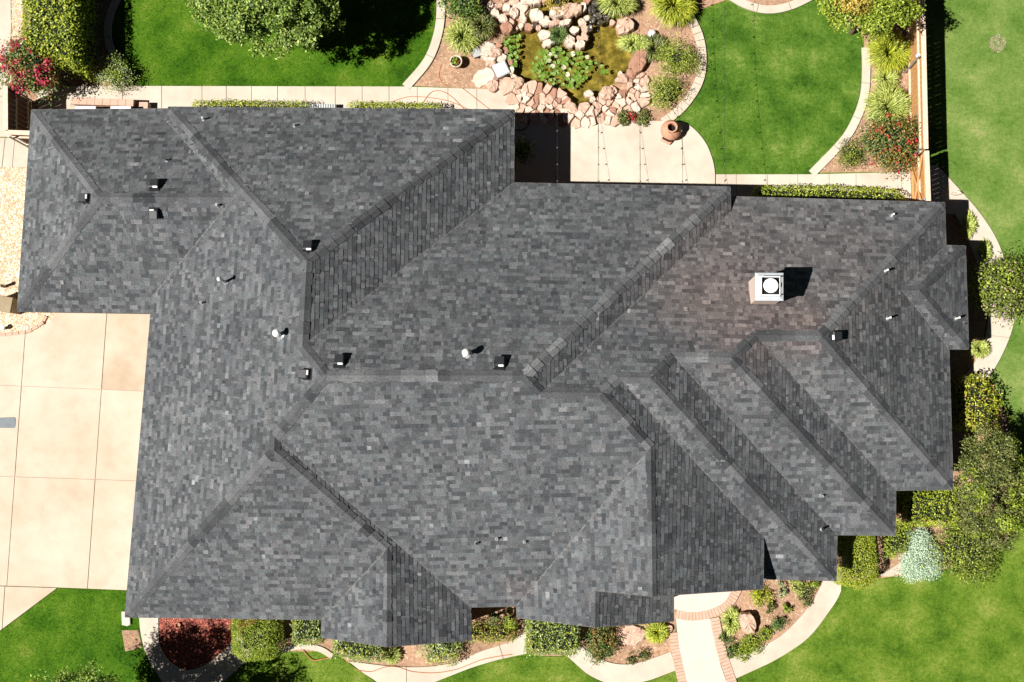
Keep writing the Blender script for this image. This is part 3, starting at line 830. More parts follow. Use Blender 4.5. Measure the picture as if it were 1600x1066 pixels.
sheet('planting_bed', bedpoly([(1350, -60), (1350, 85), (1358, 110), (1352, 160), (1335, 200), (1300, 240), (1270, 270), (1428, 268), (1440, -60)]), 0.0, M['soil'])
sheet('planting_bed', bedpoly([(1060, -60), (1075, 20), (1095, 15), (1140, -2), (1165, 8), (1200, 15), (1240, 8), (1285, -10), (1352, 60), (1352, -60)]), 0.004, M['soil'])
sheet('planting_bed', bedpoly([(432, 900), (432, 1000), (440, 1018), (520, 1018), (545, 1036), (600, 1042), (660, 1044), (715, 1036), (745, 1022), (800, 1003), (822, 1020), (886, 1024), (906, 1010), (925, 1024), (949, 1035), (977, 1039), (1010, 1033), (1052, 1020), (1056, 985), (1056, 900)]), 0.0, M['soil'])
sheet('planting_bed', bedpoly([(1100, 880), (1290, 880), (1300, 912), (1265, 948), (1240, 978), (1210, 1003), (1175, 1018), (1135, 1034), (1118, 990), (1111, 960)]), 0.0, M['soil'])
sheet('planting_bed', bedpoly([(1440, 330), (1505, 335), (1530, 400), (1545, 480), (1530, 560), (1505, 600), (1570, 640), (1598, 760), (1570, 850), (1490, 886), (1420, 898), (1378, 903), (1295, 915), (1300, 800), (1440, 600)]), 0.0, M['soil'])
sheet('planting_bed', bedpoly([(20, -60), (20, 60), (12, 150), (24, 206), (60, 210), (60, 240), (140, 240), (190, 134), (212, 134), (186, 95), (166, 60), (168, 30), (190, -10), (200, -60)]), 0.0, M['soil'])
sheet('mulch_island', bedpoly([(248, 940), (248, 985), (252, 1012), (270, 1036), (295, 1046), (325, 1035), (356, 1010), (375, 990), (440, 1000), (440, 940)]), 0.004, M['mulch'])
sheet('gravel_bed', bedpoly([(-60, 262), (48, 262), (60, 262), (60, 460), (95, 487), (72, 511), (40, 523), (-60, 525)]), 0.0, M['gravel_bed'])
sheet('gravel_bed', bedpoly([(17, -60), (36, -60), (36, 110), (12, 150), (18, 60)]), 0.008, M['gravel_bed'])
sheet('gravel_bed', bedpoly([(190, 985), (216, 985), (222, 1012), (196, 1018)]), 0.008, M['soil'])

# lawns (structure sheet + blades as stuff)
def lawn(px, mat, dens, z=0.0, hgt=.036):
    poly = bedpoly(px); sheet('lawn', poly, z, M[mat])
    vis = bedpoly([(min(max(x, -25), 1625), min(max(y, -25), 1090)) for x, y in px])
    n = int(abs(area2(vis)) * dens)
    q = sample_poly(vis, n); n = len(q)
    ang = rng.uniform(0, 2 * np.pi, n); lean = rng.uniform(.2, 1.0, n); h = hgt * rng.uniform(.5, 1.1, n); w = rng.uniform(.006, .011, n)
    base = np.column_stack([q, np.full(n, z - .004)])
    dx = np.column_stack([np.cos(ang), np.sin(ang), np.zeros(n)]); sd = np.column_stack([-np.sin(ang), np.cos(ang), np.zeros(n)])
    tip = base + dx * (h * lean)[:, None] + np.array([0, 0, 1]) * h[:, None]
    Vv = np.stack([base - sd * w[:, None], base + sd * w[:, None], tip], 1).reshape(-1, 3)
    o = npmesh('grass', Vv, np.arange(3 * n).reshape(n, 3), M[mat]); o['kind'] = 'stuff'


L1 = [(200, -60), (192, -8), (176, 25), (174, 55), (182, 85), (196, 108), (212, 134), (634, 136), (660, 105), (676, 60), (682, 0), (684, -60)]
lawn(L1, 'lawn_deep', 900)
L2 = [(1066, -60), (1078, 25), (1096, 55), (1102, 92), (1095, 132), (1070, 172), (1046, 194), (1078, 197), (1100, 220), (1112, 246), (1117, 273), (1264, 273), (1300, 234), (1326, 192), (1342, 150), (1346, 105), (1345, 60), (1320, 20), (1270, 0), (1235, 14), (1200, 21), (1165, 13), (1140, 2), (1110, 12), (1095, -10)]
L2 = L2[1:-1]
lawn(L2, 'lawn_mid', 900)
lawn([(1446, -60), (1448, 262), (1462, 258), (1500, 297), (1532, 333), (1558, 374), (1574, 420), (1586, 480), (1583, 512), (1568, 552), (1548, 590), (1585, 660), (1600, 760), (1700, 760), (1700, -60)], 'lawn_pale', 650)
lawn([(1700, 750), (1600, 760), (1580, 850), (1490, 888), (1420, 900), (1378, 905), (1316, 920), (1294, 962), (1265, 998), (1232, 1022), (1200, 1040), (1150, 1062), (1155, 1150), (1700, 1150)], 'lawn_front', 750)
lawn([(90, 919), (197, 923), (230, 925), (230, 960), (217, 965), (220, 992), (228, 1022), (245, 1052), (266, 1078), (280, 1150), (-60, 1150), (-60, 1018), (0, 987)], 'lawn_deep', 850)
lawn([(330, 1150), (332, 1080), (374, 1044), (396, 1027), (440, 1018), (520, 1018), (544, 1036), (590, 1068), (600, 1150)], 'lawn_front', 850)
lawn([(678, 1150), (680, 1067), (729, 1047), (770, 1034), (800, 1027), (886, 1026), (915, 1052), (950, 1068), (992, 1068), (1020, 1062), (1057, 1049), (1072, 1090), (1080, 1150)], 'lawn_front', 850)

# ring of dry grass left by a sprinkler
def dry_ring(px, py, r0, r1):
    c = P(px, py)[:2]; n = 900; a = rng.uniform(0, 2 * np.pi, n); r = np.where(rng.random(n) < .75, rng.normal(r1, .03, n), rng.uniform(r0 * .2, r1, n))
    b = np.column_stack([c[0] + np.cos(a) * r, c[1] + np.sin(a) * r, np.full(n, .0)]); t = rng.uniform(0, 6.28, n)
    sd = np.column_stack([np.cos(t), np.sin(t), np.zeros(n)]) * .012; tip = b + np.column_stack([np.cos(t + 1.6), np.sin(t + 1.6), np.zeros(n)]) * .05 + np.array([0, 0, .035])
    o = npmesh('dry_grass', np.stack([b - sd, b + sd, tip], 1).reshape(-1, 3), np.arange(3 * n).reshape(n, 3), M['dry']); o['kind'] = 'stuff'


M['dry'] = leafmat('dry_grass', (.14, .17, .06), (.22, .23, .10), (.30, .28, .15), 0)
dry_ring(1558, 68, .05, .20)
# paths
def strip(name, line_px, w, z, mat, piece=None, child='slab', inset=.006, gap=.006):
    """a path or kerb along a line, cut into pieces"""
    ln = [p[:2] for p in PP(smooth_line(line_px, 8))]
    root = struct_root(name)
    s = [0]
    for i in range(1, len(ln)): s.append(s[-1] + np.linalg.norm(ln[i] - ln[i - 1]))
    tot = s[-1]; n = max(1, int(round(tot / piece))) if piece else 1
    def at(t):
        i = min(max(np.searchsorted(s, t) - 1, 0), len(ln) - 2); k = (t - s[i]) / (s[i + 1] - s[i] + 1e-9); k = min(max(k, 0), 1)
        d = ln[i + 1] - ln[i]; d /= np.linalg.norm(d) + 1e-9
        return ln[i] + (ln[i + 1] - ln[i]) * k, np.array([-d[1], d[0]])
    for j in range(n):
        t0, t1 = tot * j / n + gap, tot * (j + 1) / n - gap; L_ = []; R_ = []
        m = max(2, int((t1 - t0) / .12) + 1) if piece is None or piece > .3 else 2
        for k in range(m):
            c, nn = at(t0 + (t1 - t0) * k / (m - 1)); L_.append(c + nn * w / 2); R_.append(c - nn * w / 2)
        MB().prism(L_ + R_[::-1], -.1, z + random.uniform(-.003, .003), inset).build(child, mat, root)
    return root


sx = [192, 253, 316, 354, 393, 434, 477, 524, 566, 608, 652, 700, 745]
slabs('back_walk', bedpoly([(60, 135), (212, 135), (635, 136), (790, 141), (801, 150), (801, 215), (60, 215)]), [((x, 100), (x + 1, 240)) for x in sx], .05, M['concrete'])
pat = [(801.5, 150), (803, 184), (880, 191), (960, 189), (1040, 190), (1060, 191), (1078, 197), (1100, 220), (1112, 246), (1117, 272), (1118, 340), (801.5, 340)]
slabs('patio', bedpoly(pat), [((935, 180), (934, 330)), ((1000, 180), (1000, 330)), ((1066, 180), (1067, 330)), ((868, 180), (868, 330))], .05, M['concrete'], .004)
slabs('side_walk', bedpoly([(1118.5, 273), (1270, 273), (1428, 269), (1430, 345), (1118.5, 345)]), [((x, 250), (x + 1, 350)) for x in (1150, 1199, 1246, 1295, 1337, 1408)], .05, M['concrete'])
slabs('gate_path', bedpoly([(1449, 262), (1463, 258), (1500, 298), (1531, 334), (1557, 375), (1573, 420), (1585, 480), (1582, 511), (1567, 551), (1545, 590), (1520, 630), (1480, 640), (1500, 600), (1526, 560), (1541, 520), (1543, 480), (1536, 440), (1522, 400), (1507, 362), (1492, 335), (1449, 335)]),
      [((1440, 330), (1540, 300)), ((1500, 430), (1600, 400)), ((1500, 520), (1600, 530))], .05, M['concrete'])
def drive_mat(q):
    c = np.mean([v[:2] for v in q], axis=0); t = P(195, 540)[:2]
    t2 = P(100, 545)[:2]
    return M['stained'] if np.linalg.norm(c - t) < 1.6 else M['drive']


slabs('driveway', bedpoly([(-60, 525), (40, 522), (72, 510), (93, 487), (93, 450), (270, 450), (240, 925), (197, 922), (90, 917.7), (-60, 913)]),
      [((43, 487), (20.5, 796)), ((168, 487), (146, 800)), ((0, 602), (222, 611)), ((0, 744), (210, 751))], .05, M['drive'], .008, drive_mat)
slabs('driveway', bedpoly([(-60, 914), (90, 918.6), (0, 986), (-60, 1031)]), [((10, 900), (4, 990))], .05, M['drive'], .008)
slabs('side_pad', bedpoly([(-60, 216), (50, 216), (62, 262), (-60, 262)]), [((9, 216), (4, 262)), ((24, 216), (20, 262))], .04, M['concrete'])
slabs('side_path', bedpoly([(-60, -60), (17, -60), (18, 60), (12, 140), (26, 214), (-60, 215)]), [((-60, 108), (20, 110)), ((-60, 160), (30, 161))], .03, M['concrete'])
slabs('island_walk', bedpoly([(217, 930), (218, 965), (221, 992), (229, 1022), (246, 1052), (266, 1078), (300, 1090), (332, 1079), (374, 1043), (396, 1026), (375, 990), (356, 1010), (325, 1036), (295, 1047), (270, 1037), (252, 1013), (248, 985), (248, 930)]),
      [((240, 1010), (200, 1040)), ((330, 1030), (350, 1070))], .045, M['concrete'])
slabs('front_path', bedpoly([(823, 986), (800, 1001), (745, 1020), (715, 1034), (660, 1042), (600, 1040), (545, 1033), (566, 1050), (590, 1066), (600, 1078), (675, 1078), (678, 1066), (729, 1046), (770, 1033), (800, 1026), (823, 1021)]),
      [((635, 1030), (636, 1080)), ((778, 1000), (790, 1040))], .045, M['concrete'])
slabs('front_path', bedpoly([(906, 1008), (925, 1022), (949, 1034), (977, 1038), (1010, 1032), (1048, 1018), (1056, 1047), (1020, 1061), (992, 1067), (950, 1067), (915, 1051), (886, 1025)]), [], .045, M['concrete'])
slabs('front_path', bedpoly([(1290, 890), (1285, 910), (1265, 945), (1240, 975), (1210, 1000), (1175, 1015), (1133, 1032), (1150, 1060), (1200, 1037), (1230, 1020), (1263, 996), (1292, 960), (1314, 923), (1315, 890)]), [], .045, M['concrete'])
slabs('entry_walk', bedpoly([(1056, 966), (1059, 1000), (1066, 1040), (1076, 1085), (1142, 1085), (1126, 1040), (1117, 1000), (1111, 966), (1085, 969)]), [], .06, M['walk'])
slabs('entry_landing', bedpoly([(1040, 890), (1160, 890), (1141, 927), (1128, 944), (1105, 954), (1078, 957), (1055, 952), (1040, 945)]), [], .06, M['walk'])
# brick edging of the entry walk
strip('brick_edging', [(1056, 959), (1080, 963), (1108, 959), (1134, 947), (1149, 927), (1156, 905)], .24, .065, M['brick'], .095, 'brick', .004, .003)
strip('brick_edging', [(1052, 988), (1054, 1010), (1060, 1040), (1070, 1080)], .24, .065, M['brick'], .095, 'brick', .004, .003)
strip('brick_edging', [(1116, 965), (1121, 990), (1128, 1020), (1138, 1050), (1150, 1085)], .27, .065, M['brick'], .095, 'brick', .004, .003)
# kerbs round the lawns
strip('lawn_kerb', [(194, -20), (176, 15), (169, 45), (172, 72), (184, 96)], .22, .07, M['curb'], .8)
strip('lawn_kerb', [(688, -30), (689, 20), (683, 60), (667, 98), (634, 137)], .26, .07, M['concrete'], 1.1)
strip('lawn_kerb', [(1075, 22), (1091, 55), (1097, 92), (1091, 130), (1066, 168), (1036, 192)], .26, .07, M['curb'], .22)
strip('lawn_kerb', [(1352, 75), (1353, 110), (1350, 150), (1337, 188), (1316, 222), (1268, 272)], .24, .07, M['concrete'], 1.1)
strip('lawn_kerb', [(1138, -8), (1165, 8), (1200, 16), (1238, 9), (1280, -12)], .24, .07, M['concrete'], 1.1)
strip('lawn_kerb', [(436, 1016), (470, 1010), (500, 1014), (520, 1026)], .16, .06, M['concrete'], 1.1)
strip('brick_edging', [(0, 524), (40, 519), (64, 507), (73, 494)], .1, .06, M['brick'], .2, 'brick')


def pebbles(name, px, dens, r0, r1, mat, z=0.0):
    poly = bedpoly(px); n = int(abs(area2(poly)) * dens); q = sample_poly(poly, n)
    s = rng.uniform(r0, r1, n); a = rng.uniform(0, 2 * np.pi, n); k = 5
    ang = a[:, None] + np.arange(k)[None] * 2 * np.pi / k
    rad = s[:, None] * rng.uniform(.7, 1.2, (n, k))
    bx = q[:, 0:1] + rad * np.cos(ang); by = q[:, 1:2] + rad * np.sin(ang)
    ringv = np.stack([bx, by, np.full_like(bx, z - .004)], 2); top = np.column_stack([q[:, 0], q[:, 1], z + s * rng.uniform(.6, 1.1, n)])[:, None]
    Vv = np.concatenate([ringv, top], 1).reshape(-1, 3)
    base = np.arange(n)[:, None] * (k + 1)
    f = np.concatenate([np.stack([base[:, 0] + i, base[:, 0] + (i + 1) % k, base[:, 0] + k], 1) for i in range(k)], 0)
    o = npmesh(name, Vv, f, mat); o['kind'] = 'stuff'


M['peb'] = leafmat('river_pebbles', (.30, .20, .12), (.56, .44, .31), (.72, .62, .50), 0)
M['chips'] = leafmat('mulch_chips', (.07, .014, .010), (.22, .05, .034), (.40, .13, .09), 0)
M['crumb'] = leafmat('soil_crumbs', (.16, .09, .05), (.40, .25, .16), (.60, .44, .32), 0)
pebbles('gravel', [(-25, 262), (58, 262), (50, 460), (95, 487), (72, 511), (40, 521), (-25, 523)], 900, .016, .036, M['peb'])
pebbles('gravel', [(18, -25), (36, -25), (34, 110), (14, 140), (18, 60)], 700, .014, .03, M['peb'], .008)
pebbles('mulch', [(249, 955), (249, 985), (253, 1012), (270, 1035), (295, 1045), (325, 1034), (355, 1009), (362, 960)], 1300, .012, .034, M['chips'], .004)
for pb in ([(1112, 905), (1290, 905), (1262, 945), (1238, 975), (1208, 1000), (1172, 1014), (1134, 1030), (1120, 990)], [(600, 985), (720, 985), (715, 1034), (600, 1038)], [(930, 960), (1050, 960), (1050, 1016), (1010, 1030), (950, 1032)],
           [(692, 20), (690, 50), (674, 97), (645, 133), (735, 137), (745, 80), (760, 10)], [(1010, 30), (1070, 25), (1090, 90), (1062, 165), (1000, 185), (1000, 110)], [(1355, 20), (1420, 20), (1420, 265), (1275, 268), (1340, 190)]):
    pebbles('litter', pb, 260, .008, .024, M['crumb'])


# ------------------------------------------------------------------ plants
def leaves(name, C, L, mat, parent, outw=None, upb=.5, ratio=.5):
    n = len(C); N_ = rng.normal(size=(n, 3)) * .75
    if outw is not None: N_ += outw * .8
    N_[:, 2] += upb; N_ /= np.linalg.norm(N_, axis=1)[:, None] + 1e-9
    T = np.cross(N_, rng.normal(size=(n, 3))); T /= np.linalg.norm(T, axis=1)[:, None] + 1e-9
    B = np.cross(N_, T); L = (np.full(n, L) if np.isscalar(L) else L) * rng.uniform(.65, 1.3, n)
    L = L[:, None]
    Vv = np.stack([C - T * L * .5, C + B * L * ratio * .5, C + T * L * .5, C - B * L * ratio * .5], 1).reshape(-1, 3)
    return npmesh(name, Vv, np.arange(4 * n).reshape(n, 4), mat, parent)


def stems(root, base, h, r, n=4, spread=.3, mat='bark', name='trunk'):
    b = MB()
    for i in range(n):
        t = random.uniform(0, 6.28) if n > 1 else 0
        p1 = base + np.array([math.cos(t) * spread * .3, math.sin(t) * spread * .3, h * .4]); p2 = base + np.array([math.cos(t) * spread, math.sin(t) * spread, h])
        b.tube([base + np.array([math.cos(t) * .02, math.sin(t) * .02, -.05]), p1, p2], [r, r * .75, r * .35], 5)
    b.build(name, M[mat], root)


def hedge_box(name, px4, h, mat, label, cat='hedge', group=None, leaf=.06, dens=700, noise=.07, core=True, roundness=.25, mat2=None, frac2=0.0):
    """clipped hedge: px4 are the four top corners in photo pixels at height h"""
    top = ccw([p[:2] for p in PP(px4, h)]); c = np.mean(top, axis=0)
    root = empty(name, (c[0], c[1], 0), label, cat, group)
    stems(root, np.array([c[0], c[1], 0]), h * .6, .03, 5, .25)
    if core:
        MB().prism(offset(top, noise + .06 + max(0, roundness - .25) * 1.1), .05, h - noise - .07 - max(0, roundness - .25) * .8, .05).build('shade_core', M['shade_soil'], root)  # solid dark core, the shade between the leaves put into its colour
    pts = []; out = []
    dens = dens * .72; nT = int(abs(area2(top)) * dens)
    q = sample_poly(top, nT)
    ed = np.array([edge_dist(top, x, y) for x, y in q])
    z = h - np.clip(roundness - ed, 0, 1) ** 2 / max(roundness, .01) * .7
    pts.append(np.column_stack([q, z])); out.append(np.tile([0, 0, 1.0], (nT, 1)))
    for i in range(len(top)):
        a, b = np.asarray(top[i]), np.asarray(top[(i + 1) % len(top)]); d = b - a; l = np.linalg.norm(d); nrm = np.array([d[1], -d[0]]) / l
        k = int(l * h * dens * .7); t = rng.uniform(0, 1, k); zz = h * (1 - rng.uniform(0, 1, k) ** 1.3)
        zz = np.clip(zz, .03, h - .03)
        pull = np.clip(roundness - (h - zz), 0, 1) ** 2 / max(roundness, .01) * .7
        pts.append(np.column_stack([a + d * t[:, None] - nrm * pull[:, None], zz])); out.append(np.tile([nrm[0], nrm[1], .3], (k, 1)))
    C = np.vstack(pts); O = np.vstack(out)
    # soft lumps so that the surface is not flat
    lump = np.sin(C[:, 0] * 5.1 + 1.3) * np.sin(C[:, 1] * 4.7) * np.sin(C[:, 2] * 5.3 + .5)
    C = C + O * (lump * noise * .8)[:, None] + rng.normal(size=C.shape) * noise * .55
    if mat2 and frac2 > 0:
        s = rng.random(len(C)) < frac2
        leaves('foliage', C[~s], leaf, M[mat], root, O[~s]); leaves('foliage', C[s] + O[s] * .03, leaf, M[mat2], root, O[s])
    else:
        leaves('foliage', C, leaf, M[mat], root, O)
    return root


def shrub(name, px, py, rpx, h, mat, label, cat='shrub', group=None, leaf=.07, n=3500, ry=None, flowers=None, nf=0, fsize=.06, lumps=9, core=.72, zc=None, ratio=.5, mat2=None, frac2=0., fpart='blossoms', fclump=9, stem='bark', sub=26, spread=.3):
    """rounded bush: px,py,rpx describe the outline seen in the photo"""
    zc = h * .55 if zc is None else zc
    c = P(px, py, zc); k = (H - zc) / F; rx = rpx * k; ryw = (ry or rpx) * k; rz = h - zc
    root = empty(name, (c[0], c[1], 0), label, cat, group)
    stems(root, np.array([c[0], c[1], 0]), zc, .02 + h * .006, 4, rx * .5, stem)
    # clump centres
    ncl = max(6, n // sub)
    d = rng.normal(size=(ncl, 3)); d /= np.linalg.norm(d, axis=1)[:, None]; d[:, 2] = np.abs(d[:, 2]) * 1.0 - .25 * (rng.random(ncl) < .35)
    lob = 1 + .18 * np.sin(3 * np.arctan2(d[:, 1], d[:, 0]) + rng.uniform(0, 6)) + rng.normal(size=ncl) * .10
    rad = (.62 + .38 * rng.random(ncl) ** .5) * lob
    cc = c + d * rad[:, None] * np.array([rx, ryw, rz])
    per = n // ncl; idx = np.repeat(np.arange(ncl), per)
    C = cc[idx] + rng.normal(size=(len(idx), 3)) * min(rx, ryw) * spread * .55
    O = d[idx]
    C[:, 2] = np.maximum(C[:, 2], .03)
    if mat2 and frac2 > 0:
        s = (rng.random(ncl) < frac2)[idx]
        leaves('foliage', C[~s], leaf, M[mat], root, O[~s], ratio=ratio); leaves('foliage', C[s], leaf, M[mat2], root, O[s], ratio=ratio)
    else:
        leaves('foliage', C, leaf, M[mat], root, O, ratio=ratio)
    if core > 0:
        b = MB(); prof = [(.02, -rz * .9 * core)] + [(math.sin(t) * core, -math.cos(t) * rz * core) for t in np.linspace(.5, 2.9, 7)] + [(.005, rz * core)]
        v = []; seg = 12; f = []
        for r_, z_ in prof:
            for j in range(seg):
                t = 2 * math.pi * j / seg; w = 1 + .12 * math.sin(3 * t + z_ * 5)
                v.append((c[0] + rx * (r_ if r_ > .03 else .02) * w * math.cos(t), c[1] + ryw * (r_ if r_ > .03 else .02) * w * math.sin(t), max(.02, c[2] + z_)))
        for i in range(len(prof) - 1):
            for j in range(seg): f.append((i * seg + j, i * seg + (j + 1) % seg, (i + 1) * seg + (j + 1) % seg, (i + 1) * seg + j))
        b.add(v, f).build('shade_core', M['shade_soil'], root)  # dark solid filling the bush, its inner shade given as colour
    if flowers:
        nfc = max(1, nf // fclump); d = rng.normal(size=(nfc, 3)); d /= np.linalg.norm(d, axis=1)[:, None]; d[:, 2] = np.abs(d[:, 2])
        cc = c + d * np.array([rx, ryw, rz]) * rng.uniform(.75, 1.12, (nfc, 1)); idx = np.repeat(np.arange(nfc), fclump)
        C = cc[idx] + rng.normal(size=(len(idx), 3)) * fsize * .8
        leaves(fpart, C, fsize, M[flowers], root, d[idx], upb=.8, ratio=.9)
    return root


def grass_clump(name, px, py, rpx, h, mat, label, cat='ornamental grass', group=None, n=900, bw=.010, upright=.5, ry=None):
    c = P(px, py, h * .4); k = (H - h * .4) / F; R = rpx * k; Ry = (ry or rpx) * k
    root = empty(name, (c[0], c[1], 0), label, cat, group)
    a = rng.uniform(0, 2 * np.pi, n); rr = np.sqrt(rng.random(n)) * .35; reach = rng.uniform(.25, 1.0, n)
    base = np.column_stack([c[0] + np.cos(a) * rr * R, c[1] + np.sin(a) * rr * Ry, np.zeros(n)])
    a2 = a + rng.normal(size=n) * .35
    dirv = np.column_stack([np.cos(a2) * R, np.sin(a2) * Ry, np.zeros(n)])
    sd = np.column_stack([-np.sin(a2), np.cos(a2), np.zeros(n)]) * (bw * rng.uniform(.6, 1.3, n))[:, None]
    pts = []
    for t, w in ((0, 1), (.4, 1), (.75, .75), (1.0, .1)):
        ht = h * (1 - (1 - t) ** 2) * (1 - .55 * t * t * reach) * rng.uniform(.95, 1.05)
        p = base + dirv * (reach * t ** 1.3 * .82)[:, None]; p[:, 2] = ht * (.7 + .3 * rng.random(n))if np.ndim(ht) else ht
        pts += [p - sd * w, p + sd * w]
    Vv = np.stack(pts, 1).reshape(-1, 3); b0 = np.arange(n)[:, None] * 8
    f = np.concatenate([b0 + np.array([2 * i, 2 * i + 1, 2 * i + 3, 2 * i + 2]) for i in range(3)], 0)
    npmesh('blades', Vv, f, M[mat], root)
    return root


def tree(name, px, py, rpx, zc, rz, mat, label, n=26000, leaf=.09, ry=None, foot=None, trunk_r=.14, mat2=None, frac2=0, group=None, clump=.32, nl=22, bark='bark', lowest=.3, cl=70, lobe=(.26, .42), holes=()):
    c = P(px, py, zc); k = (H - zc) / F; rx = rpx * k; ryw = (ry or rpx) * k
    base = np.array([c[0], c[1], 0]) if foot is None else np.array([foot[0], foot[1], 0])
    root = empty(name, tuple(base), label, 'tree', group)
    tk = MB(); fork = base + (c - base) * .45
    tk.tube([base - np.array([0, 0, .1]), base + (fork - base) * .5 + np.array([.03, .02, 0]), fork], [trunk_r * 1.25, trunk_r, trunk_r * .85], 8)
    tk.build('trunk', M[bark], root)
    # lobes of the crown on limbs
    d = rng.normal(size=(nl, 3)); d /= np.linalg.norm(d, axis=1)[:, None]; d[:, 2] = np.where(d[:, 2] < -lowest, -d[:, 2], d[:, 2])
    lobes = c + d * np.array([rx, ryw, rz]) * rng.uniform(.55, .82, (nl, 1))
    lb = MB()
    for l in lobes:
        mid = fork + (l - fork) * .5 + np.array([random.uniform(-.1, .1), random.uniform(-.1, .1), .15])
        lb.tube([fork, mid, l], [trunk_r * .45, trunk_r * .28, trunk_r * .1], 5)
        for _ in range(3):
            e = l + rng.normal(size=3) * rx * .09
            lb.tube([mid + (l - mid) * .4, l + (e - l) * .4, e], [trunk_r * .16, trunk_r * .1, .008], 4)
    lb.build('limb', M[bark], root)
    ncl = n // cl; li = rng.integers(0, nl, ncl)
    dd = rng.normal(size=(ncl, 3)); dd /= np.linalg.norm(dd, axis=1)[:, None]
    dd[:, 2] = np.where(dd[:, 2] < -.2, -dd[:, 2] * .6, dd[:, 2])
    lr = rx * rng.uniform(lobe[0], lobe[1], nl)
    cc = lobes[li] + dd * lr[li][:, None] * rng.uniform(.75, 1.08, (ncl, 1)) * np.array([1, ryw / rx, min(1.2, rz / rx + .2)])
    idx = np.repeat(np.arange(ncl), cl)
    C = cc[idx] + rng.normal(size=(len(idx), 3)) * clump * .36
    O = dd[idx] * .7 + (C - cc[idx]) * 1.2
    for hx, hy, hr in holes:            # gaps in the crown
        p0 = P(hx, hy, .8)
        for ax in (P(hx, hy, 3.0) - p0, np.array(sdir)):       # open upwards and towards the sun
            ax = ax / np.linalg.norm(ax); r_ = C - p0
            far = np.linalg.norm(r_ - (r_ @ ax)[:, None] * ax, axis=1) > hr * rng.uniform(.75, 1.2, len(C))
            C, O, idx = C[far], O[far], idx[far]
    if mat2:
        s = (rng.random(nl) < frac2)[li][idx]
        leaves('crown', C[~s], leaf, M[mat], root, O[~s]); leaves('crown', C[s], leaf, M[mat2], root, O[s])
    else:
        leaves('crown', C, leaf, M[mat], root, O)
    return root


# back garden, left to right
hedge_box('hedge', [(35, -60), (113, -60), (115, 100), (34, 74)], 1.95, 'lf_hedge', 'tall yellow green clipped hedge north of the pink flowering bush', leaf=.085, dens=750, noise=.09, mat2='lf_yellow', frac2=.3)
shrub('crape_myrtle', 50, 106, 47, 2.1, 'lf_deep', 'dark leaved bush covered in pink flowers beside the garage corner', 'flowering bush', leaf=.075, n=5200, flowers='fl_pink', nf=1500, fsize=.065, core=.72, mat2='lf_rust', frac2=.35, fclump=18, ry=50)
shrub('shrub', 183, 118, 27, .8, 'lf_grey', 'small variegated shrub at the lawn corner beside the back walk', n=2600, leaf=.05, mat2='lf_hedge', frac2=.5, core=.6, flowers='fl_mauve', nf=30, fsize=.03)
tree('leafy_tree', 432, -14, 150, 3.2, 1.9, 'lf_tree', 'broad bright green tree standing on the back lawn', n=66000, leaf=.09, ry=104, trunk_r=.15, nl=46, clump=.20, cl=60, lobe=(.17, .29), mat2='lf_light', frac2=.4)
hedge_box('hedge', [(300, 157), (478, 158), (478, 200), (300, 200)], .75, 'lf_yellow', 'low clipped hedge along the back wall, the longer western one', leaf=.06, dens=900, noise=.05, roundness=.12, mat2='lf_hedge', frac2=.4)
hedge_box('hedge', [(546, 159), (686, 161), (686, 200), (546, 200)], .75, 'lf_yellow', 'low clipped hedge along the back wall near the garden hose', leaf=.06, dens=900, noise=.05, roundness=.12, mat2='lf_hedge', frac2=.4)
hedge_box('hedge', [(1180, 291), (1300, 290), (1400, 296), (1412, 306), (1400, 345), (1180, 345)], .8, 'lf_yellow', 'low clipped hedge between the narrow side walk and the east wing', leaf=.06, dens=900, noise=.05, roundness=.12, mat2='lf_hedge', frac2=.5)
# pond garden
shrub('leafy_bush', 722, 2, 30, 1.0, 'lf_deep', 'dark green leafy bush at the top of the pond garden', n=2200, leaf=.08, mat2='lf_tree', frac2=.4)
grass_clump('grass_clump', 722, 58, 32, .8, 'lf_grass', 'yellow green grass clump beside the round pot', n=800)
grass_clump('grass_clump', 752, 42, 26, .8, 'lf_olive', 'olive grass clump above the pond rocks', n=600)
grass_clump('grass_clump', 965, 8, 34, .9, 'lf_grass', 'upright green grass clump north of the pink boulder', n=900, ry=22)
grass_clump('grass_clump', 1052, 8, 40, 1.1, 'lf_yellow', 'bright green fountain grass beside the round lawn kerb', n=1300)
shrub('shrub', 1058, 92, 33, .75, 'lf_hedge', 'rounded olive shrub inside the bend of the kerb', n=3600, leaf=.06, ry=26, mat2='lf_grass', frac2=.35, core=.55, ratio=.3)
shrub('shrub', 1040, 143, 26, .65, 'lf_hedge', 'rounded olive shrub just above the clay chiminea', n=2600, leaf=.06, mat2='lf_grass', frac2=.35, core=.55, ratio=.3)
grass_clump('iris_clump', 990, 68, 30, .5, 'lf_grass', 'strappy iris leaves spilling over the pond edge', 'iris', n=420, bw=.016, ry=18)
grass_clump('iris_clump', 1022, 75, 26, .45, 'lf_olive', 'loose strappy leaves round the white stone globe', 'iris', n=420, bw=.012)
grass_clump('rush_clump', 873, 55, 17, .45, 'lf_deep', 'dark rush tuft on the rock island', 'water plant', n=420, bw=.008)
shrub('leafy_bush', 872, 2, 18, .5, 'lf_gold', 'golden leaved plant among the rocks at the top of the pond', n=700, leaf=.05, core=.4)
shrub('succulent', 972, 184, 11, .28, 'lf_olive', 'grey green succulent rosette left of the red flowers', 'succulent', n=600, leaf=.06, core=.5, sub=20)
shrub('succulent', 1005, 186, 12, .28, 'lf_olive', 'grey green succulent rosette right of the red flowers', 'succulent', n=600, leaf=.06, core=.5, sub=20)
shrub('red_flowers', 987, 183, 8, .25, 'lf_deep', 'small clump of red flowers between two succulents', 'flowers', n=150, leaf=.04, core=.3, flowers='fl_red', nf=120, fsize=.045)
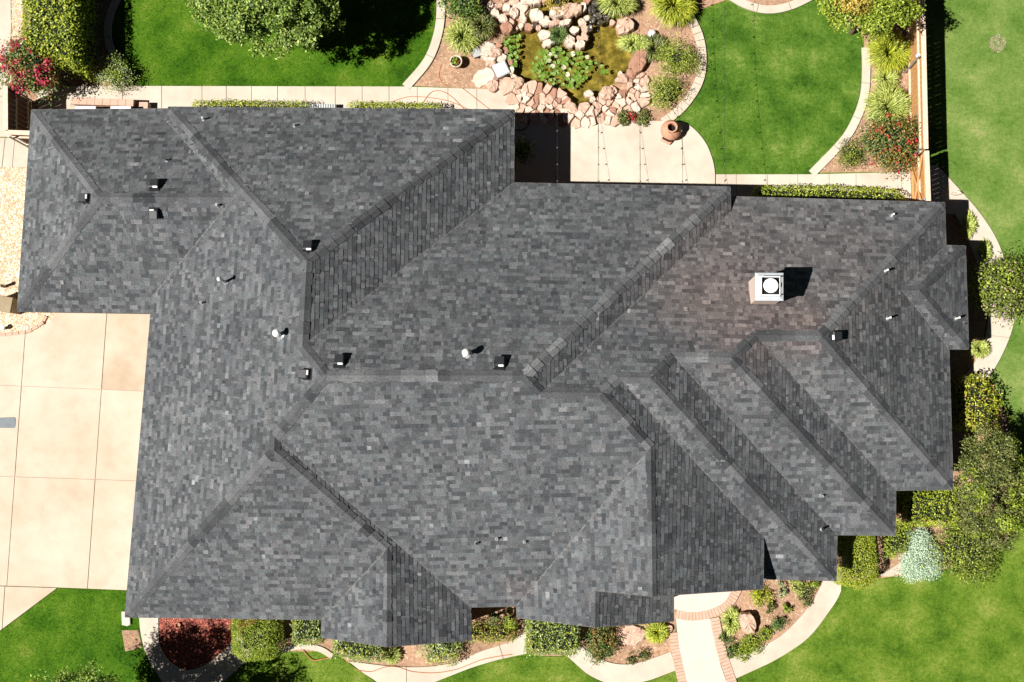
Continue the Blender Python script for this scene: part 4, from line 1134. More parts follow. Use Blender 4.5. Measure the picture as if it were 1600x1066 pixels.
# bed along the east fence
tree('feathery_tree', 1362, 4, 74, 2.7, 1.1, 'lf_hedge', 'feathery yellow green tree overhanging the round lawn beside the fence', n=17000, leaf=.085, ry=62, trunk_r=.06, nl=16, clump=.26, mat2='lf_gold', frac2=.15, cl=50)
grass_clump('fountain_grass', 1388, 82, 38, .95, 'lf_yellow', 'fountain grass below the feathery tree, the greenest of the fence bed', n=1300, group=None)
grass_clump('fountain_grass', 1384, 122, 24, .5, 'lf_grass', 'small low grass clump between two fountain grasses by the fence', n=450)
grass_clump('fountain_grass', 1386, 168, 40, .95, 'lf_grass', 'pale fountain grass just above the red flowering bush', n=1400)
shrub('crape_myrtle', 1394, 224, 46, 1.5, 'lf_deep', 'dark leaved bush with red flowers against the wooden fence', 'flowering bush', leaf=.07, n=6500, flowers='fl_red', nf=520, fsize=.06, core=.72, mat2='lf_rust', frac2=.5, ry=40, fclump=16)
shrub('shrub', 1330, 242, 22, .6, 'lf_olive', 'small fine leaved shrub at the foot of the red flowering bush', n=1800, leaf=.045, core=.55, mat2='lf_hedge', frac2=.3)
# east side
grass_clump('grass_clump', 1513, 352, 15, .4, 'lf_grass', 'dry pale grass tuft beside the gate path, nearest the gate', n=260, ry=24)
grass_clump('grass_clump', 1538, 392, 14, .4, 'lf_grass', 'pale grass tuft just above the pink dotted bush', n=260, ry=20)
shrub('flowering_bush', 1560, 450, 43, 1.5, 'lf_olive', 'round bush dotted with pale pink flowers beside the east path', 'flowering bush', leaf=.075, n=5200, flowers='fl_mauve', nf=160, fsize=.04, ry=48, mat2='lf_hedge', frac2=.5, core=.6, fclump=5)
grass_clump('grass_clump', 1530, 545, 18, .5, 'lf_grass', 'yellow green grass tuft where the east path meets the bay', n=420)
hedge_box('hedge', [(1506, 590), (1540, 586), (1562, 620), (1565, 672), (1504, 668)], 1.1, 'lf_yellow', 'leafy hedge with orange tips beside the curved path', leaf=.075, dens=650, noise=.10, mat2='lf_rust', frac2=.25)
tree('olive_tree', 1546, 758, 66, 2.2, 1.2, 'lf_olive', 'large dark olive leaved tree by the southeast corner', n=30000, holes=((1512, 848, .24),), leaf=.065, ry=112, lobe=(.18, .30), trunk_r=.045, nl=44, clump=.17, bark='bark', mat2='lf_hedge', frac2=.3, cl=45, foot=P(1592, 715, 0))
hedge_box('hedge', [(1412, 768), (1500, 764), (1500, 822), (1414, 820)], 1.0, 'lf_yellow', 'clipped hedge in the notch beside the southeast corner', leaf=.065, dens=850, noise=.07, mat2='lf_hedge', frac2=.5)
hedge_box('hedge', [(1387, 832), (1424, 822), (1420, 862), (1390, 872)], .8, 'lf_hedge', 'narrow clipped bush between the silver plant and the rounded hedge', 'bush', leaf=.06, dens=900, noise=.07)
hedge_box('hedge', [(1312, 838), (1370, 838), (1376, 905), (1350, 922), (1314, 914)], 1.2, 'lf_yellow', 'rounded bright yellow green hedge at the end of the front path', leaf=.042, dens=3000, noise=.035, roundness=.4, mat2='lf_hedge', frac2=.35)
slabs('edge_stone', bedpoly([(1372, 900), (1412, 876), (1424, 892), (1388, 901)]), [], .03, M['concrete'])
shrub('olive_bush', 1508, 860, 48, .9, 'lf_olive', 'spreading olive green bush below the olive tree, reaching the lawn', 'bush', n=6500, leaf=.06, ry=44, mat2='lf_hedge', frac2=.5, core=.65)
shrub('silver_shrub', 1438, 870, 29, .6, 'lf_silver', 'silvery pale green bush on the lawn edge', leaf=.042, n=15000, ry=37, core=.74, spread=.2)
# front
hedge_box('hedge', [(357, 968), (430, 968), (433, 1018), (418, 1034), (375, 1036), (358, 1022)], 1.2, 'lf_hedge', 'round topped clipped hedge beside the red mulch island', leaf=.040, dens=3200, noise=.03, roundness=.45)
hedge_box('hedge', [(455, 950), (500, 950), (500, 1006), (456, 1008)], .9, 'lf_hedge', 'square clipped hedge tucked against the left front gable', leaf=.06, dens=1000, noise=.06, mat2='lf_grey', frac2=.4)
hedge_box('hedge', [(518, 985), (594, 985), (596, 1034), (560, 1034), (519, 1024)], .9, 'lf_hedge', 'wide clipped hedge under the left front gable', leaf=.06, dens=1000, noise=.07, mat2='lf_grey', frac2=.4)
grass_clump('grass_clump', 612, 1024, 16, .4, 'lf_grass', 'small grass tuft at the right end of the wide hedge', n=350)
shrub('lavender_bush', 690, 1012, 34, .7, 'lf_grey', 'grey green bush spilling onto the front path', n=2600, leaf=.06, ry=24, core=.5, mat2='lf_yellow', frac2=.3)
hedge_box('hedge', [(728, 978), (806, 980), (804, 1000), (770, 1004), (728, 1002)], .7, 'lf_rust', 'low reddish green hedge right of the left front gable', leaf=.06, dens=900, noise=.07, mat2='lf_hedge', frac2=.5)
shrub('upright_shrub', 774, 966, 10, 1.2, 'lf_olive', 'slim upright shrub rising from the reddish hedge', n=700, leaf=.06, core=.3, ry=16)
shrub('upright_shrub', 796, 968, 9, 1.0, 'lf_hedge', 'slim upright shrub against the square hedge', n=500, leaf=.06, core=.3, ry=16)
hedge_box('hedge', [(822, 955), (902, 955), (904, 1016), (896, 1024), (824, 1022)], 1.1, 'lf_hedge', 'big square clipped hedge under the low front gable', leaf=.06, dens=1100, noise=.06, mat2='lf_grey', frac2=.35)
shrub('shrub', 938, 1002, 24, .7, 'lf_deep', 'dark green and red leaved shrub right of the square hedge', n=2600, leaf=.06, ry=30, mat2='lf_rust', frac2=.3, core=.6)
grass_clump('daylily', 1026, 988, 19, .5, 'lf_yellow', 'bright strappy daylily leaves right of the broken flat boulder', 'daylily', n=600, bw=.014)
shrub('shrub', 1000, 966, 40, .35, 'lf_hedge', 'low green groundcover strip along the eave beside the entry', 'ground cover', n=1600, leaf=.05, ry=8, core=.4)
shrub('small_plant', 1003, 1024, 11, .25, 'lf_olive', 'little plant below the broken flat boulder, nearer the entry', 'plant', n=350, leaf=.045, core=.4)
shrub('small_plant', 985, 1030, 9, .22, 'lf_olive', 'little plant below the broken flat boulder, farther from the entry', 'plant', n=260, leaf=.045, core=.4)
grass_clump('daylily', 1142, 970, 16, .4, 'lf_grass', 'strappy daylily clump left of the rusty boulder', 'daylily', n=420, bw=.012, ry=24)
for i, (x, y, r_, mt, lab) in enumerate(((1175, 1004, 17, 'lf_hedge', 'leafy green plant below the rusty boulder'), (1196, 990, 11, 'lf_hedge', 'small plant right of the rusty boulder'),
                                  (1144, 1015, 12, 'lf_deep', 'dark green plant near the brick edging'), (1132, 996, 8, 'lf_deep', 'tiny dark plant against the brick edging'),
                                  (1258, 930, 14, 'lf_olive', 'pale bushy plant against the front path bend'), (1245, 915, 13, 'lf_grass', 'straw coloured plant under the front eave'),
                                  (1187, 930, 16, 'lf_yellow', 'yellow green plant under the tall gable corner'), (1215, 975, 12, 'lf_deep', 'dark leaved plant halfway along the entry bed'), (1202, 948, 9, 'lf_olive', 'sparse olive plant in the middle of the entry bed'), (1228, 950, 8, 'lf_hedge', 'small light green plant on the path side of the entry bed'),
                                  (1160, 1018, 13, 'lf_hedge', 'leafy green plant at the path edge near the walk'), (1270, 914, 10, 'lf_hedge', 'small plant beside the top end of the front path'), (1222, 922, 9, 'lf_grey', 'grey green plant just under the front eave'))):
    shrub('bed_plant', x, y, r_, .3, mt, lab, 'plant', n=int(r_ * r_ * 4), leaf=.05, core=.4)
# two trees just past the lower frame edge whose crowns reach in
tree('street_tree', 120, 1128, 96, 3.2, 1.3, 'lf_hedge', 'tree at the bottom edge reaching over the left front lawn', n=26000, leaf=.075, ry=92, trunk_r=.1, nl=24, clump=.24, mat2='lf_tree', frac2=.4, cl=50)
tree('street_tree', 255, 1168, 84, 3.0, 1.2, 'lf_hedge', 'tree just below the bottom edge shading the curved island walk', n=18000, leaf=.075, ry=70, trunk_r=.08, nl=20, clump=.24, cl=50)

# ------------------------------------------------------------------ rocks
def stone(poly, z0, hgt, mat, name, label, cat, group=None, tilt=.0):
    """one irregular slab or boulder with broken edges and an uneven top"""
    q = ccw(poly); c = np.mean([p[:2] for p in q], axis=0)
    pts = []
    for i in range(len(q)):
        a, b = np.asarray(q[i][:2]), np.asarray(q[(i + 1) % len(q)][:2]); pts.append(a)
        if np.linalg.norm(b - a) > .12:
            m = (a + b) / 2 + rng.normal(size=2) * .014; pts.append(m)
    n = len(pts); tv = rng.normal(size=2) * tilt; v = []; f = []
    for k, (sc, zz) in enumerate(((1.0, z0 - (.32 if min(edge_dist(pond, p_[0], p_[1]) for p_ in q[:3]) < .25 else .06)), (1.03, z0 + hgt * .55), (.93, z0 + hgt * .93), (.60, z0 + hgt))):
        for p in pts:
            d = (p - c) * sc + rng.normal(size=2) * (.006 if k else 0)
            v.append((d[0], d[1], zz + (d @ tv if k > 1 else 0) + (rng.normal() * hgt * .06 if k > 1 else 0)))
    for k in range(3):
        for i in range(n): f.append((k * n + i, k * n + (i + 1) % n, (k + 1) * n + (i + 1) % n, (k + 1) * n + i))
    v.append((0, 0, z0 + hgt * (1 + rng.normal() * .04)))
    for i in range(n): f.append((3 * n + i, 3 * n + (i + 1) % n, 4 * n))
    o = pymesh(name, v, f, mat); o.location = (c[0], c[1], 0)
    return tag(o, label, cat, group)


def blob(px, py, rx, ry, rot=0.0, n=7, rough=.18):
    c = P(px, py); out = []
    for i in range(n):
        t = 2 * math.pi * i / n + random.uniform(-.2, .2); r = random.uniform(1 - rough, 1 + rough)
        x, y = math.cos(t) * rx * r, math.sin(t) * ry * r
        co, si = math.cos(rot), math.sin(rot); out.append((c[0] + (x * co - y * si) * M_PER_PX, c[1] + (x * si + y * co) * M_PER_PX))
    return out


COLOUR = {'rock': 'pink', 'rock_pale': 'pale cream', 'rock_red': 'brown red'}
ORD = ('first', 'second', 'third', 'fourth', 'fifth', 'sixth', 'seventh', 'eighth', 'ninth', 'tenth', 'eleventh', 'twelfth', 'thirteenth', 'fourteenth', 'fifteenth', 'sixteenth')


def voronoi_stones(region_px, size_px, name, where, mark, group, hr, mats, skip=.0, gap=.03):
    """stones packed in a region; each gets its colour, size and its order counted from a landmark (mark = words, px, py)"""
    poly = bedpoly(region_px); sz = size_px * M_PER_PX
    pts = []; made = []
    for q in sample_poly(poly, 1800):
        if all((q[0] - p[0]) ** 2 + (q[1] - p[1]) ** 2 > (sz * .5 * (p[2] + 1)) ** 2 * .62 for p in pts): pts.append((q[0], q[1], random.choice((.35, .5, .8, 1.0, 1.5))))
    for i, p in enumerate(pts):
        if random.random() < skip: continue
        cell = [(p[0] + sz * 1.15 * math.cos(t), p[1] + sz * 1.15 * math.sin(t)) for t in np.linspace(random.random(), random.random() + 5.5, 6)]
        for j, r in enumerate(pts):
            if i == j: continue
            d = np.array([p[0] - r[0], p[1] - r[1]]); l = np.linalg.norm(d)
            if l > sz * 3.6: continue
            d /= l; m = .5 + .16 * (r[2] - p[2]); m = min(max(m, .3), .7)
            a = random.gauss(0, .12); dd = np.array([d[0] * math.cos(a) - d[1] * math.sin(a), d[0] * math.sin(a) + d[1] * math.cos(a)])
            cell = clip_half(cell, (p[0] - d[0] * l * m + d[0] * gap / 2, p[1] - d[1] * l * m + d[1] * gap / 2), dd)
            if len(cell) < 3: break
        if len(cell) < 3: continue
        ar = abs(area2(cell))
        if ar < .0045: continue
        made.append((cell, ar, random.choice(mats)))
    areas = sorted(m[1] for m in made); lo, hi = areas[len(areas) // 3], areas[2 * len(areas) // 3]
    L0 = P(*mark[1:])[:2]; count = {}
    for cell, ar, mt in sorted(made, key=lambda m: np.linalg.norm(np.mean([q[:2] for q in m[0]], axis=0) - L0)):
        size = 'small' if ar < lo else 'broad' if ar > hi else 'mid sized'
        k = (size, mt); n = count.get(k, 0); count[k] = n + 1
        nth = 'nearest' if n == 0 else ORD[n] + ' nearest'
        stone(cell, 0, random.uniform(*hr), M[mt], name, f'{size} {COLOUR[mt]} stone {where}, {nth} {mark[0]}', 'rock', group, .13)


def boulders(items, where, mark, group, hr, tilt=.16):
    L0 = P(*mark[1:])[:2]; count = {}; rs = sorted(a[2] for a in items); lo, hi = rs[len(rs) // 3], rs[2 * len(rs) // 3]
    for x, y, rx, ry_, mt in sorted(items, key=lambda a: np.linalg.norm(P(a[0], a[1])[:2] - L0)):
        size = 'small' if rx < lo else 'large' if rx > hi else 'mid sized'
        k = (size, mt); n = count.get(k, 0); count[k] = n + 1
        stone(blob(x, y, rx, ry_, random.uniform(-.5, .5), random.choice((6, 7, 8)), .16), 0, random.uniform(*hr) * min(1.2, rx / 9), M[mt], 'boulder',
              f"{size} {COLOUR.get(mt, 'dark wet')} boulder {where}, {'nearest' if n == 0 else ORD[n] + ' nearest'} {mark[0]}", 'rock', group, tilt)


RP, RK, RR, RW = 'rock_pale', 'rock', 'rock_red', 'wet_rock'
boulders([(839, 26, 13, 10, RP), (851, 35, 10, 8, RP), (871, 23, 13, 11, RP), (887, 20, 13, 12, RK), (900, 17, 10, 11, RK), (911, 13, 7, 8, RP), (866, 38, 11, 5, RK), (883, 38, 10, 6, RP), (897, 48, 8, 7, RP), (909, 36, 7, 6, RP),
          (914, 46, 6, 7, RK), (913, 58, 7, 8, RK), (906, 72, 9, 8, RP), (891, 67, 11, 9, RP), (851, 56, 11, 9, RP), (856, 70, 10, 7, RP), (842, 45, 5, 4, RK), (917, 29, 5, 5, RP), (904, 60, 4, 4, RK), (876, 44, 5, 4, RP)],
         'on rock island', ('rush tuft', 873, 55), 'rocks of the pond island', (.12, .26))
boulders([(812, 15, 14, 11, RP), (823, 4, 11, 9, RP), (817, 29, 6, 10, RP), (804, 23, 8, 8, RP), (786, 33, 9, 8, RP), (798, 37, 7, 7, RK), (773, 24, 9, 8, RP), (838, 4, 9, 8, RP), (804, 7, 8, 7, RK), (792, 15, 8, 7, RP), (804, 47, 6, 5, RK), (779, 12, 7, 6, RK),
          (766, 12, 6, 6, RP), (768, 38, 7, 6, RK), (826, 44, 7, 6, RR), (836, 40, 5, 5, RW), (814, 42, 5, 5, RP), (790, -4, 8, 8, RP), (762, 26, 5, 5, RR), (850, 2, 7, 6, RK)],
         'on northwest pond bank', ('narrow lily patch', 798, 75), 'rocks of the northwest pond bank', (.14, .32))
boulders([(925, 18, 7, 7, RW), (934, 26, 8, 6, RW), (926, 33, 6, 6, RW), (942, 16, 7, 6, RW), (948, 30, 6, 5, RW), (922, 46, 5, 6, RW), (938, 37, 5, 4, RW), (955, 22, 5, 6, RW), (931, 8, 7, 6, RW), (916, 4, 7, 6, RR), (957, 36, 5, 5, RK)],
         'in the little cascade', ('rock island', 900, 30), 'wet rocks of the cascade', (.12, .26))
boulders([(758, 79, 15, 14, RP), (774, 86, 11, 9, RK), (785, 93, 8, 7, RP), (799, 112, 5, 7, RP), (770, 136, 10, 10, RK), (809, 131, 9, 12, RK), (816, 147, 8, 6, RP), (767, 101, 8, 6, RK), (797, 98, 5, 6, RR), (779, 73, 6, 5, RR), (790, 80, 5, 6, RR), (803, 122, 5, 5, RP)],
         'in west pond rim', ('skimmer lid', 783, 109), 'rocks of the west pond rim', (.10, .22))
voronoi_stones([(812, 142), (830, 138), (868, 144), (890, 172), (880, 190), (803, 181), (800, 158)], 11.5, 'flagstone', 'in the south pond rim', ('patio corner', 803, 180), 'south rim stones of the pond', (.06, .16), (RK, RK, RP, RR), .0, .016)
voronoi_stones([(890, 174), (925, 172), (950, 152), (968, 132), (992, 114), (1003, 130), (1008, 160), (985, 172), (955, 190), (882, 191)], 11.5, 'flagstone', 'in southeast pond rim', ('the chiminea', 1048, 205), 'southeast rim stones of the pond', (.06, .20), (RK, RK, RP, RP, RR), .04, .02)
for x, y, rx, ry_, rot, h_, mt, lab in ((996, 99, 14, 22, -.3, .30, 'rock_red', 'large smooth oval red boulder on the east pond edge'),
                                    (975, 44, 15, 14, .2, .3, 'rock', 'large flat topped pink boulder northeast of the pond'),
                                    (948, 148, 12, 13, .3, .28, 'rock', 'pink boulder with white droppings at the south pond corner'),
                                    (792, 47, 10, 11, .3, .3, 'rock_red', 'brown red rounded boulder on the west pond bank'),
                                    (766, 84, 16, 14, .9, .18, 'rock_pale', 'broad pale slab beside the small grey lantern'),
                                    (792, 137, 15, 13, .5, .2, 'rock', 'tilted pink slab by the walk end'),
                                    (754, 122, 19, 14, .6, .06, 'rock_pale', 'flat cream stepping slab at the edge of the back walk'),
                                    (889, 66, 10, 9, 0, .22, 'rock_pale', 'triangular pale stone right of the rush tuft'),
                                    (920, 147, 8, 6, 0, .12, 'rock_pale', 'white stone lying in the shallow pond water'),
                                    (926, 156, 5, 5, 0, .12, 'rock_pale', 'small white stone at the south pond edge'),
                                    (884, 157, 6, 5, 0, .12, 'rock_pale', 'small white stone below the lily pads'),
                                    (969, 116, 4, 4, 0, .1, 'rock_pale', 'white cobble under the oval red boulder'),
                                    (1167, 972, 13, 18, .35, .36, 'rock', 'rusty pink pointed boulder in the entry bed'),
                                    (986, 992, 23, 17, 0, .16, 'rock', 'broken flat pink boulder left of the entry walk'),
                                    (1045, 982, 6, 6, 0, .14, 'rock', 'small pink stone against the entry walk'),
                                    (1511, 848, 7, 16, -.5, .4, 'rock_pale', 'long pale rock at the lower edge of the olive tree'),
                                    (1493, 303, 9, 4, 0, .18, 'rock_pale', 'white stone at the lawn edge outside the gate')):
    stone(blob(x, y, rx, ry_, rot, 9, .13), 0, h_, M[mt], 'boulder', lab, 'rock', None, .1)

# ------------------------------------------------------------------ lily pads
def lily(region_px, n, label, extra=()):
    poly = bedpoly(region_px); c = np.mean(poly, axis=0); root = empty('water_lily', (c[0], c[1], -.07), label, 'water lily'); pts = []
    for q in sample_poly(poly, 3000):
        if len(pts) >= n: break
        if all((q[0] - p[0]) ** 2 + (q[1] - p[1]) ** 2 > .108 ** 2 for p in pts): pts.append(tuple(q))
    pts += [tuple(P(*e)[:2]) for e in extra]
    for i, (x, y) in enumerate(pts):
        r = random.uniform(.048, .082); z = -.05 + random.uniform(0, .11) * (i < n); a0 = random.uniform(0, 6.28); tx, ty = random.gauss(0, .3), random.gauss(0, .3)
        if i >= n: tx = ty = 0; r = .10
        v = [(0, 0, -.008)]; m = 11
        for k in range(m):
            t = a0 + .25 + (2 * math.pi - .5) * k / (m - 1); X, Y = r * math.cos(t), r * math.sin(t); v.append((X, Y, X * tx + Y * ty + random.uniform(0, .006)))
        o = pymesh('lily_pad', v, [(0, k, k + 1) for k in range(1, m)], M['pad_pale'] if random.random() < .10 else M['pad'], root)
        o.location = (x - c[0], y - c[1], z + .07); o.matrix_parent_inverse = Matrix()


lily([(830, 105), (838, 88), (850, 78), (868, 74), (882, 80), (905, 82), (922, 92), (926, 108), (918, 118), (908, 132), (892, 138), (870, 132), (848, 128), (832, 118)], 165, 'large raft of green lily pads in the middle of the pond', ((931, 99), (940, 104), (941, 112), (948, 112)))
lily([(786, 62), (800, 52), (812, 56), (810, 82), (806, 102), (796, 104), (790, 84)], 34, 'narrow patch of lily pads along the west pond bank')

# ------------------------------------------------------------------ fences
def fence(name, a, b, h, label, mat='wood', cap='wood_cap', face=1, rails=(.35, 1.35), picket=.14, skip=None, posts=2.4):
    """board fence from a to b (ground); rails and posts on the side given by face"""
    a, b = np.asarray(a[:2], float), np.asarray(b[:2], float); d = b - a; L_ = np.linalg.norm(d); d /= L_; nrm = np.array([d[1], -d[0]]) * face; rz = math.atan2(d[1], d[0])
    root = empty(name, (*((a + b) / 2), 0), label, 'fence')
    n = int(L_ / picket)
    for i in range(n):
        c = a + d * (L_ * (i + .5) / n); hh = h - .03 + random.uniform(-.012, .012)
        MB().box((c[0] + random.uniform(-.002, .002), c[1], hh / 2 + .02), (L_ / n - .008, .018, hh), rz).build('picket', M[mat], root)
    for z in rails:
        c = (a + b) / 2 + nrm * .035; MB().box((c[0], c[1], z), (L_, .045, .09), rz).build('rail', M[cap], root)
    k = max(1, int(L_ / posts))
    for i in range(k + 1):
        c = a + d * (L_ * min(max(i / k, .01), .99)) + nrm * .085
        MB().tube([(c[0], c[1], -.05), (c[0], c[1], h - .12)], .028, 8).build('post', M['metal_grey'], root)
    c = (a + b) / 2; MB().box((c[0], c[1], h + .012), (L_, .13, .035), rz).build('cap_rail', M[cap], root)
    return root


FH = 1.8
fa, fb = P(1440, -60, FH), P(1446.5, 233, FH)
fence('board_fence', fa, fb, FH, 'honey coloured wooden board fence between the round lawn and the pale lawn', face=1)
# gate in the same line
ga, gb = P(1447.5, 236, FH)[:2], P(1451.0, 330, FH)[:2]
gr = empty('wooden_gate', (*((ga + gb) / 2), 0), 'honey coloured wooden garden gate with crossed braces at the end of the side walk', 'gate')
d = gb - ga; L_ = np.linalg.norm(d); d /= L_; nr = np.array([d[1], -d[0]]); rz = math.atan2(d[1], d[0])
nn = int(L_ / .14)
for i in range(nn):
    c = ga + d * (L_ * (i + .5) / nn); MB().box((c[0], c[1], .92), (L_ / nn - .008, .018, 1.74), rz).build('picket', M['wood'], gr)
for z in (.3, 1.05, 1.6):
    c = (ga + gb) / 2 + nr * .03; MB().box((c[0], c[1], z), (L_, .04, .09), rz).build('rail', M['wood_cap'] if z == 1.05 else M['wood'], gr)
for s0, s1, z0, z1 in ((0.03, .97, .3, 1.6), (.97, .03, .3, 1.6)):
    p0 = ga + d * L_ * s0 + nr * .06; p1 = ga + d * L_ * s1 + nr * .06; MB().tube([(*p0, z0), (*p1, z1)], .032, 4).build('brace', M['wood'], gr)
c = (ga + gb) / 2; MB().box((c[0], c[1], FH + .012), (L_, .13, .035), rz).build('cap_rail', M['wood_cap'], gr)
p0 = gb + nr * .09 - d * .35; MB().tube([(*p0, 0), (*p0, 1.75)], .03, 8).build('post', M['metal_grey'], gr)
# white globe on the fence
p = P(1435, 87, 1.45); t = empty('post_light', tuple(p), 'small white globe light mounted on the inside of the board fence', 'light')
MB().lathe(p - np.array([0, 0, .07]), [(.001, 0), (.04, .012), (.065, .045), (.07, .07), (.06, .105), (.035, .13), (.001, .14)], 14, False).build('globe', M['white_metal'], t)
MB().tube([p, p + np.array([.12, 0, -.02])], .015, 6).build('bracket', M['metal_grey'], t)
# west fence
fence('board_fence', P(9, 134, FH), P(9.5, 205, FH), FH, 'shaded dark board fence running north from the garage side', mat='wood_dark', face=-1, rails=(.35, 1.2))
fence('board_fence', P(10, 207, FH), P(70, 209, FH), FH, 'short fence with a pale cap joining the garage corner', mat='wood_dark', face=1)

# ------------------------------------------------------------------ small things
# chiminea on the patio
c = P(1047, 208, .0); t = empty('chiminea', tuple(c), 'terracotta chiminea with a dark mouth standing on the patio edge', 'chiminea'); k = 1.0
MB().lathe(c, [(.15, .05), (.20, .08), (.27, .20), (.30, .34), (.28, .46), (.20, .56), (.14, .62), (.125, .68), (.14, .72), (.165, .74), (.165, .76), (.125, .765), (.115, .70), (.115, .5)], 24, False).build('body', M['terracotta'], t, True)
MB().lathe(c + np.array([0, 0, .55]), [(.11, 0), (.001, .002)], 18, False).build('flue_hole', M['dark'], t)
mo = MB(); dd = np.array([-.45, -.9]) / math.hypot(.45, .9); sd = np.array([-dd[1], dd[0]])
arc = [(math.cos(tt) * .13, .26 + math.sin(tt) * .11) for tt in np.linspace(0, 2 * math.pi, 14, endpoint=False)]
mo.add([(c[0] + dd[0] * .30 + sd[0] * u, c[1] + dd[1] * .30 + sd[1] * u, z) for u, z in arc] + [(c[0] + dd[0] * .2 + sd[0] * u, c[1] + dd[1] * .2 + sd[1] * u, z) for u, z in arc], [(i, (i + 1) % 14, 14 + (i + 1) % 14, 14 + i) for i in range(14)] + [tuple(range(14))])
mo.build('mouth', M['dark'], t)
li = MB(); li.add([(c[0] + dd[0] * r_ + sd[0] * u, c[1] + dd[1] * r_ + sd[1] * u, z) for r_, u, z in ((.26, -.17, .17), (.26, .17, .17), (.36, .14, .16), (.36, -.14, .16), (.26, -.17, .13), (.26, .17, .13), (.36, .14, .13), (.36, -.14, .13))], [(0, 1, 2, 3), (4, 7, 6, 5), (3, 2, 6, 7), (0, 3, 7, 4), (1, 5, 6, 2)]).build('lip', M['terracotta'], t)
sd_ = MB()
for kx in range(3):
    tt = kx * 2.1; sd_.tube([(c[0] + .17 * math.cos(tt), c[1] + .17 * math.sin(tt), 0.05), (c[0] + .13 * math.cos(tt), c[1] + .13 * math.sin(tt), .12)], .03, 6)
sd_.build('foot', M['terracotta'], t)
# round pot in the bed
c = P(713, 98, .2) * np.array([1, 1, 0]); t = empty('flower_pot', tuple(c), 'round white rimmed pot with a small plant beside the grass clump', 'pot')
MB().lathe(c, [(.10, .0), (.13, .02), (.165, .30), (.185, .32), (.185, .36), (.155, .36), (.15, .28)], 22, False).build('pot', M['rock_pale'], t, True)
MB().lathe(c + np.array([0, 0, .28]), [(.152, 0), (.001, .015)], 18, False).build('potting_soil', M['shade_soil'], t)
q = c + np.column_stack([rng.normal(size=160) * .055 - .03, rng.normal(size=160) * .06, rng.uniform(.29, .40, 160)]); leaves('foliage', q, .05, M['lf_hedge'], t)
q = c + np.column_stack([rng.normal(size=14) * .02 + .09, rng.normal(size=14) * .02, rng.uniform(.31, .36, 14)]); leaves('blossoms', q, .04, M['fl_red'], t)
# potted plant in the patio shade
c = P(816, 236, .3) * np.array([1, 1, 0]); t = empty('potted_plant', tuple(c), 'dark potted plant in the shade of the patio corner', 'potted plant')
MB().lathe(c, [(.12, .05), (.18, .07), (.21, .35), (.23, .36), (.23, .4), (.19, .4)], 18).build('pot', M['slate'], t)
q = c + np.column_stack([rng.normal(size=500) * .16, rng.normal(size=500) * .16, rng.uniform(.4, .9, 500)]); leaves('foliage', q, .09, M['lf_deep'], t)
q = c + np.column_stack([rng.normal(size=30) * .16, rng.normal(size=30) * .16, rng.uniform(.6, .9, 30)]); leaves('blossoms', q, .05, M['fl_red'], t)
# garden lantern and skimmer lid
c = P(745, 84, .12); t = empty('garden_lantern', (c[0], c[1], 0), 'small grey box lantern between the grass clump and the pale slab', 'lantern')
MB().box((c[0], c[1], .10), (.20, .20, .2), .35).build('body', M['slate'], t); MB().box((c[0], c[1], .22), (.25, .25, .03), .35).build('lid', M['metal_grey'], t)
c = P(783, 109, .12); t = empty('skimmer_box', (c[0], c[1], 0), 'white square pond skimmer lid set among the pink stones', 'pond skimmer')
MB().box((c[0], c[1], .07), (.42, .42, .22), .45).build('body', M['metal_grey'], t); MB().box((c[0], c[1], .195), (.36, .34, .03), .45).build('lid', M['white_metal'], t)
# white stone globe
c = P(1019, 53, .15); o = MB().lathe((c[0], c[1], .03), [(.001, 0), (.07, .02), (.12, .08), (.125, .13), (.10, .20), (.05, .24), (.001, .25)], 16, False).build('garden_globe', M['white_metal'], None, True)
tag(o, 'pale grey globe ornament among the strappy leaves', 'ornament')
# air conditioners behind the low brick wall
for i, (x, lab) in enumerate(((133, 'pale air conditioner unit by the back wall, the western one'), (188, 'pale air conditioner unit by the back wall, the eastern one'))):
    c = P(x, 182, .8); t = empty('air_conditioner', (c[0], c[1], 0), lab, 'air conditioner', 'air conditioners by the back wall')
    MB().box((c[0], c[1], .40), (.60, .60, .70)).build('body', M['beige_paint'], t)
    MB().box((c[0], c[1], .775), (.64, .64, .05), 0, .93).build('top_panel', M['white_metal'], t)
    MB().lathe((c[0], c[1], .80), [(.23, 0), (.23, .012), (.20, .014), (.05, .03), (.001, .032)], 18, False).build('fan_grille', M['metal_grey'], t)
c0, c1 = P(112, 158, .55), P(209, 161, .55); t = empty('brick_wall', (*((c0 + c1)[:2] / 2), 0), 'low salmon brick screen wall in front of the air conditioners', 'wall')
d = (c1 - c0)[:2]; L_ = np.linalg.norm(d); d /= L_; rz = math.atan2(d[1], d[0]); nb = int(L_ / .21)
for row in range(8):
    for i in range(nb):
        if row == 6 and i % 2 and 2 < i < nb - 1: continue
        s = L_ * (i + .5) / nb; c = c0[:2] + d * s
        MB().box((c[0], c[1], .04 + row * .072), (L_ / nb - .01, .16 if row < 7 else .2, .064), rz).build('brick', M['brick'], t)
c2, c3 = P(209, 163, .4), P(231, 166, .4); MB().box((*((c2 + c3)[:2] / 2), .19), (.4, .2, .38), 0).build('end_pier', M['brick'], t)
# metal edge showing below the back eave
c = P(498, 168, .35); t = empty('metal_grate', (c[0], c[1], 0), 'narrow grey metal grate between the two low back hedges', 'grate')
for i in range(14): MB().box((c[0] - .47 + i * .072, c[1], .36), (.045, .2, .02)).build('slat', M['metal_grey'], t)
MB().box((c[0], c[1] - .02, .31), (1.02, .24, .06)).build('frame', M['metal_grey'], t)
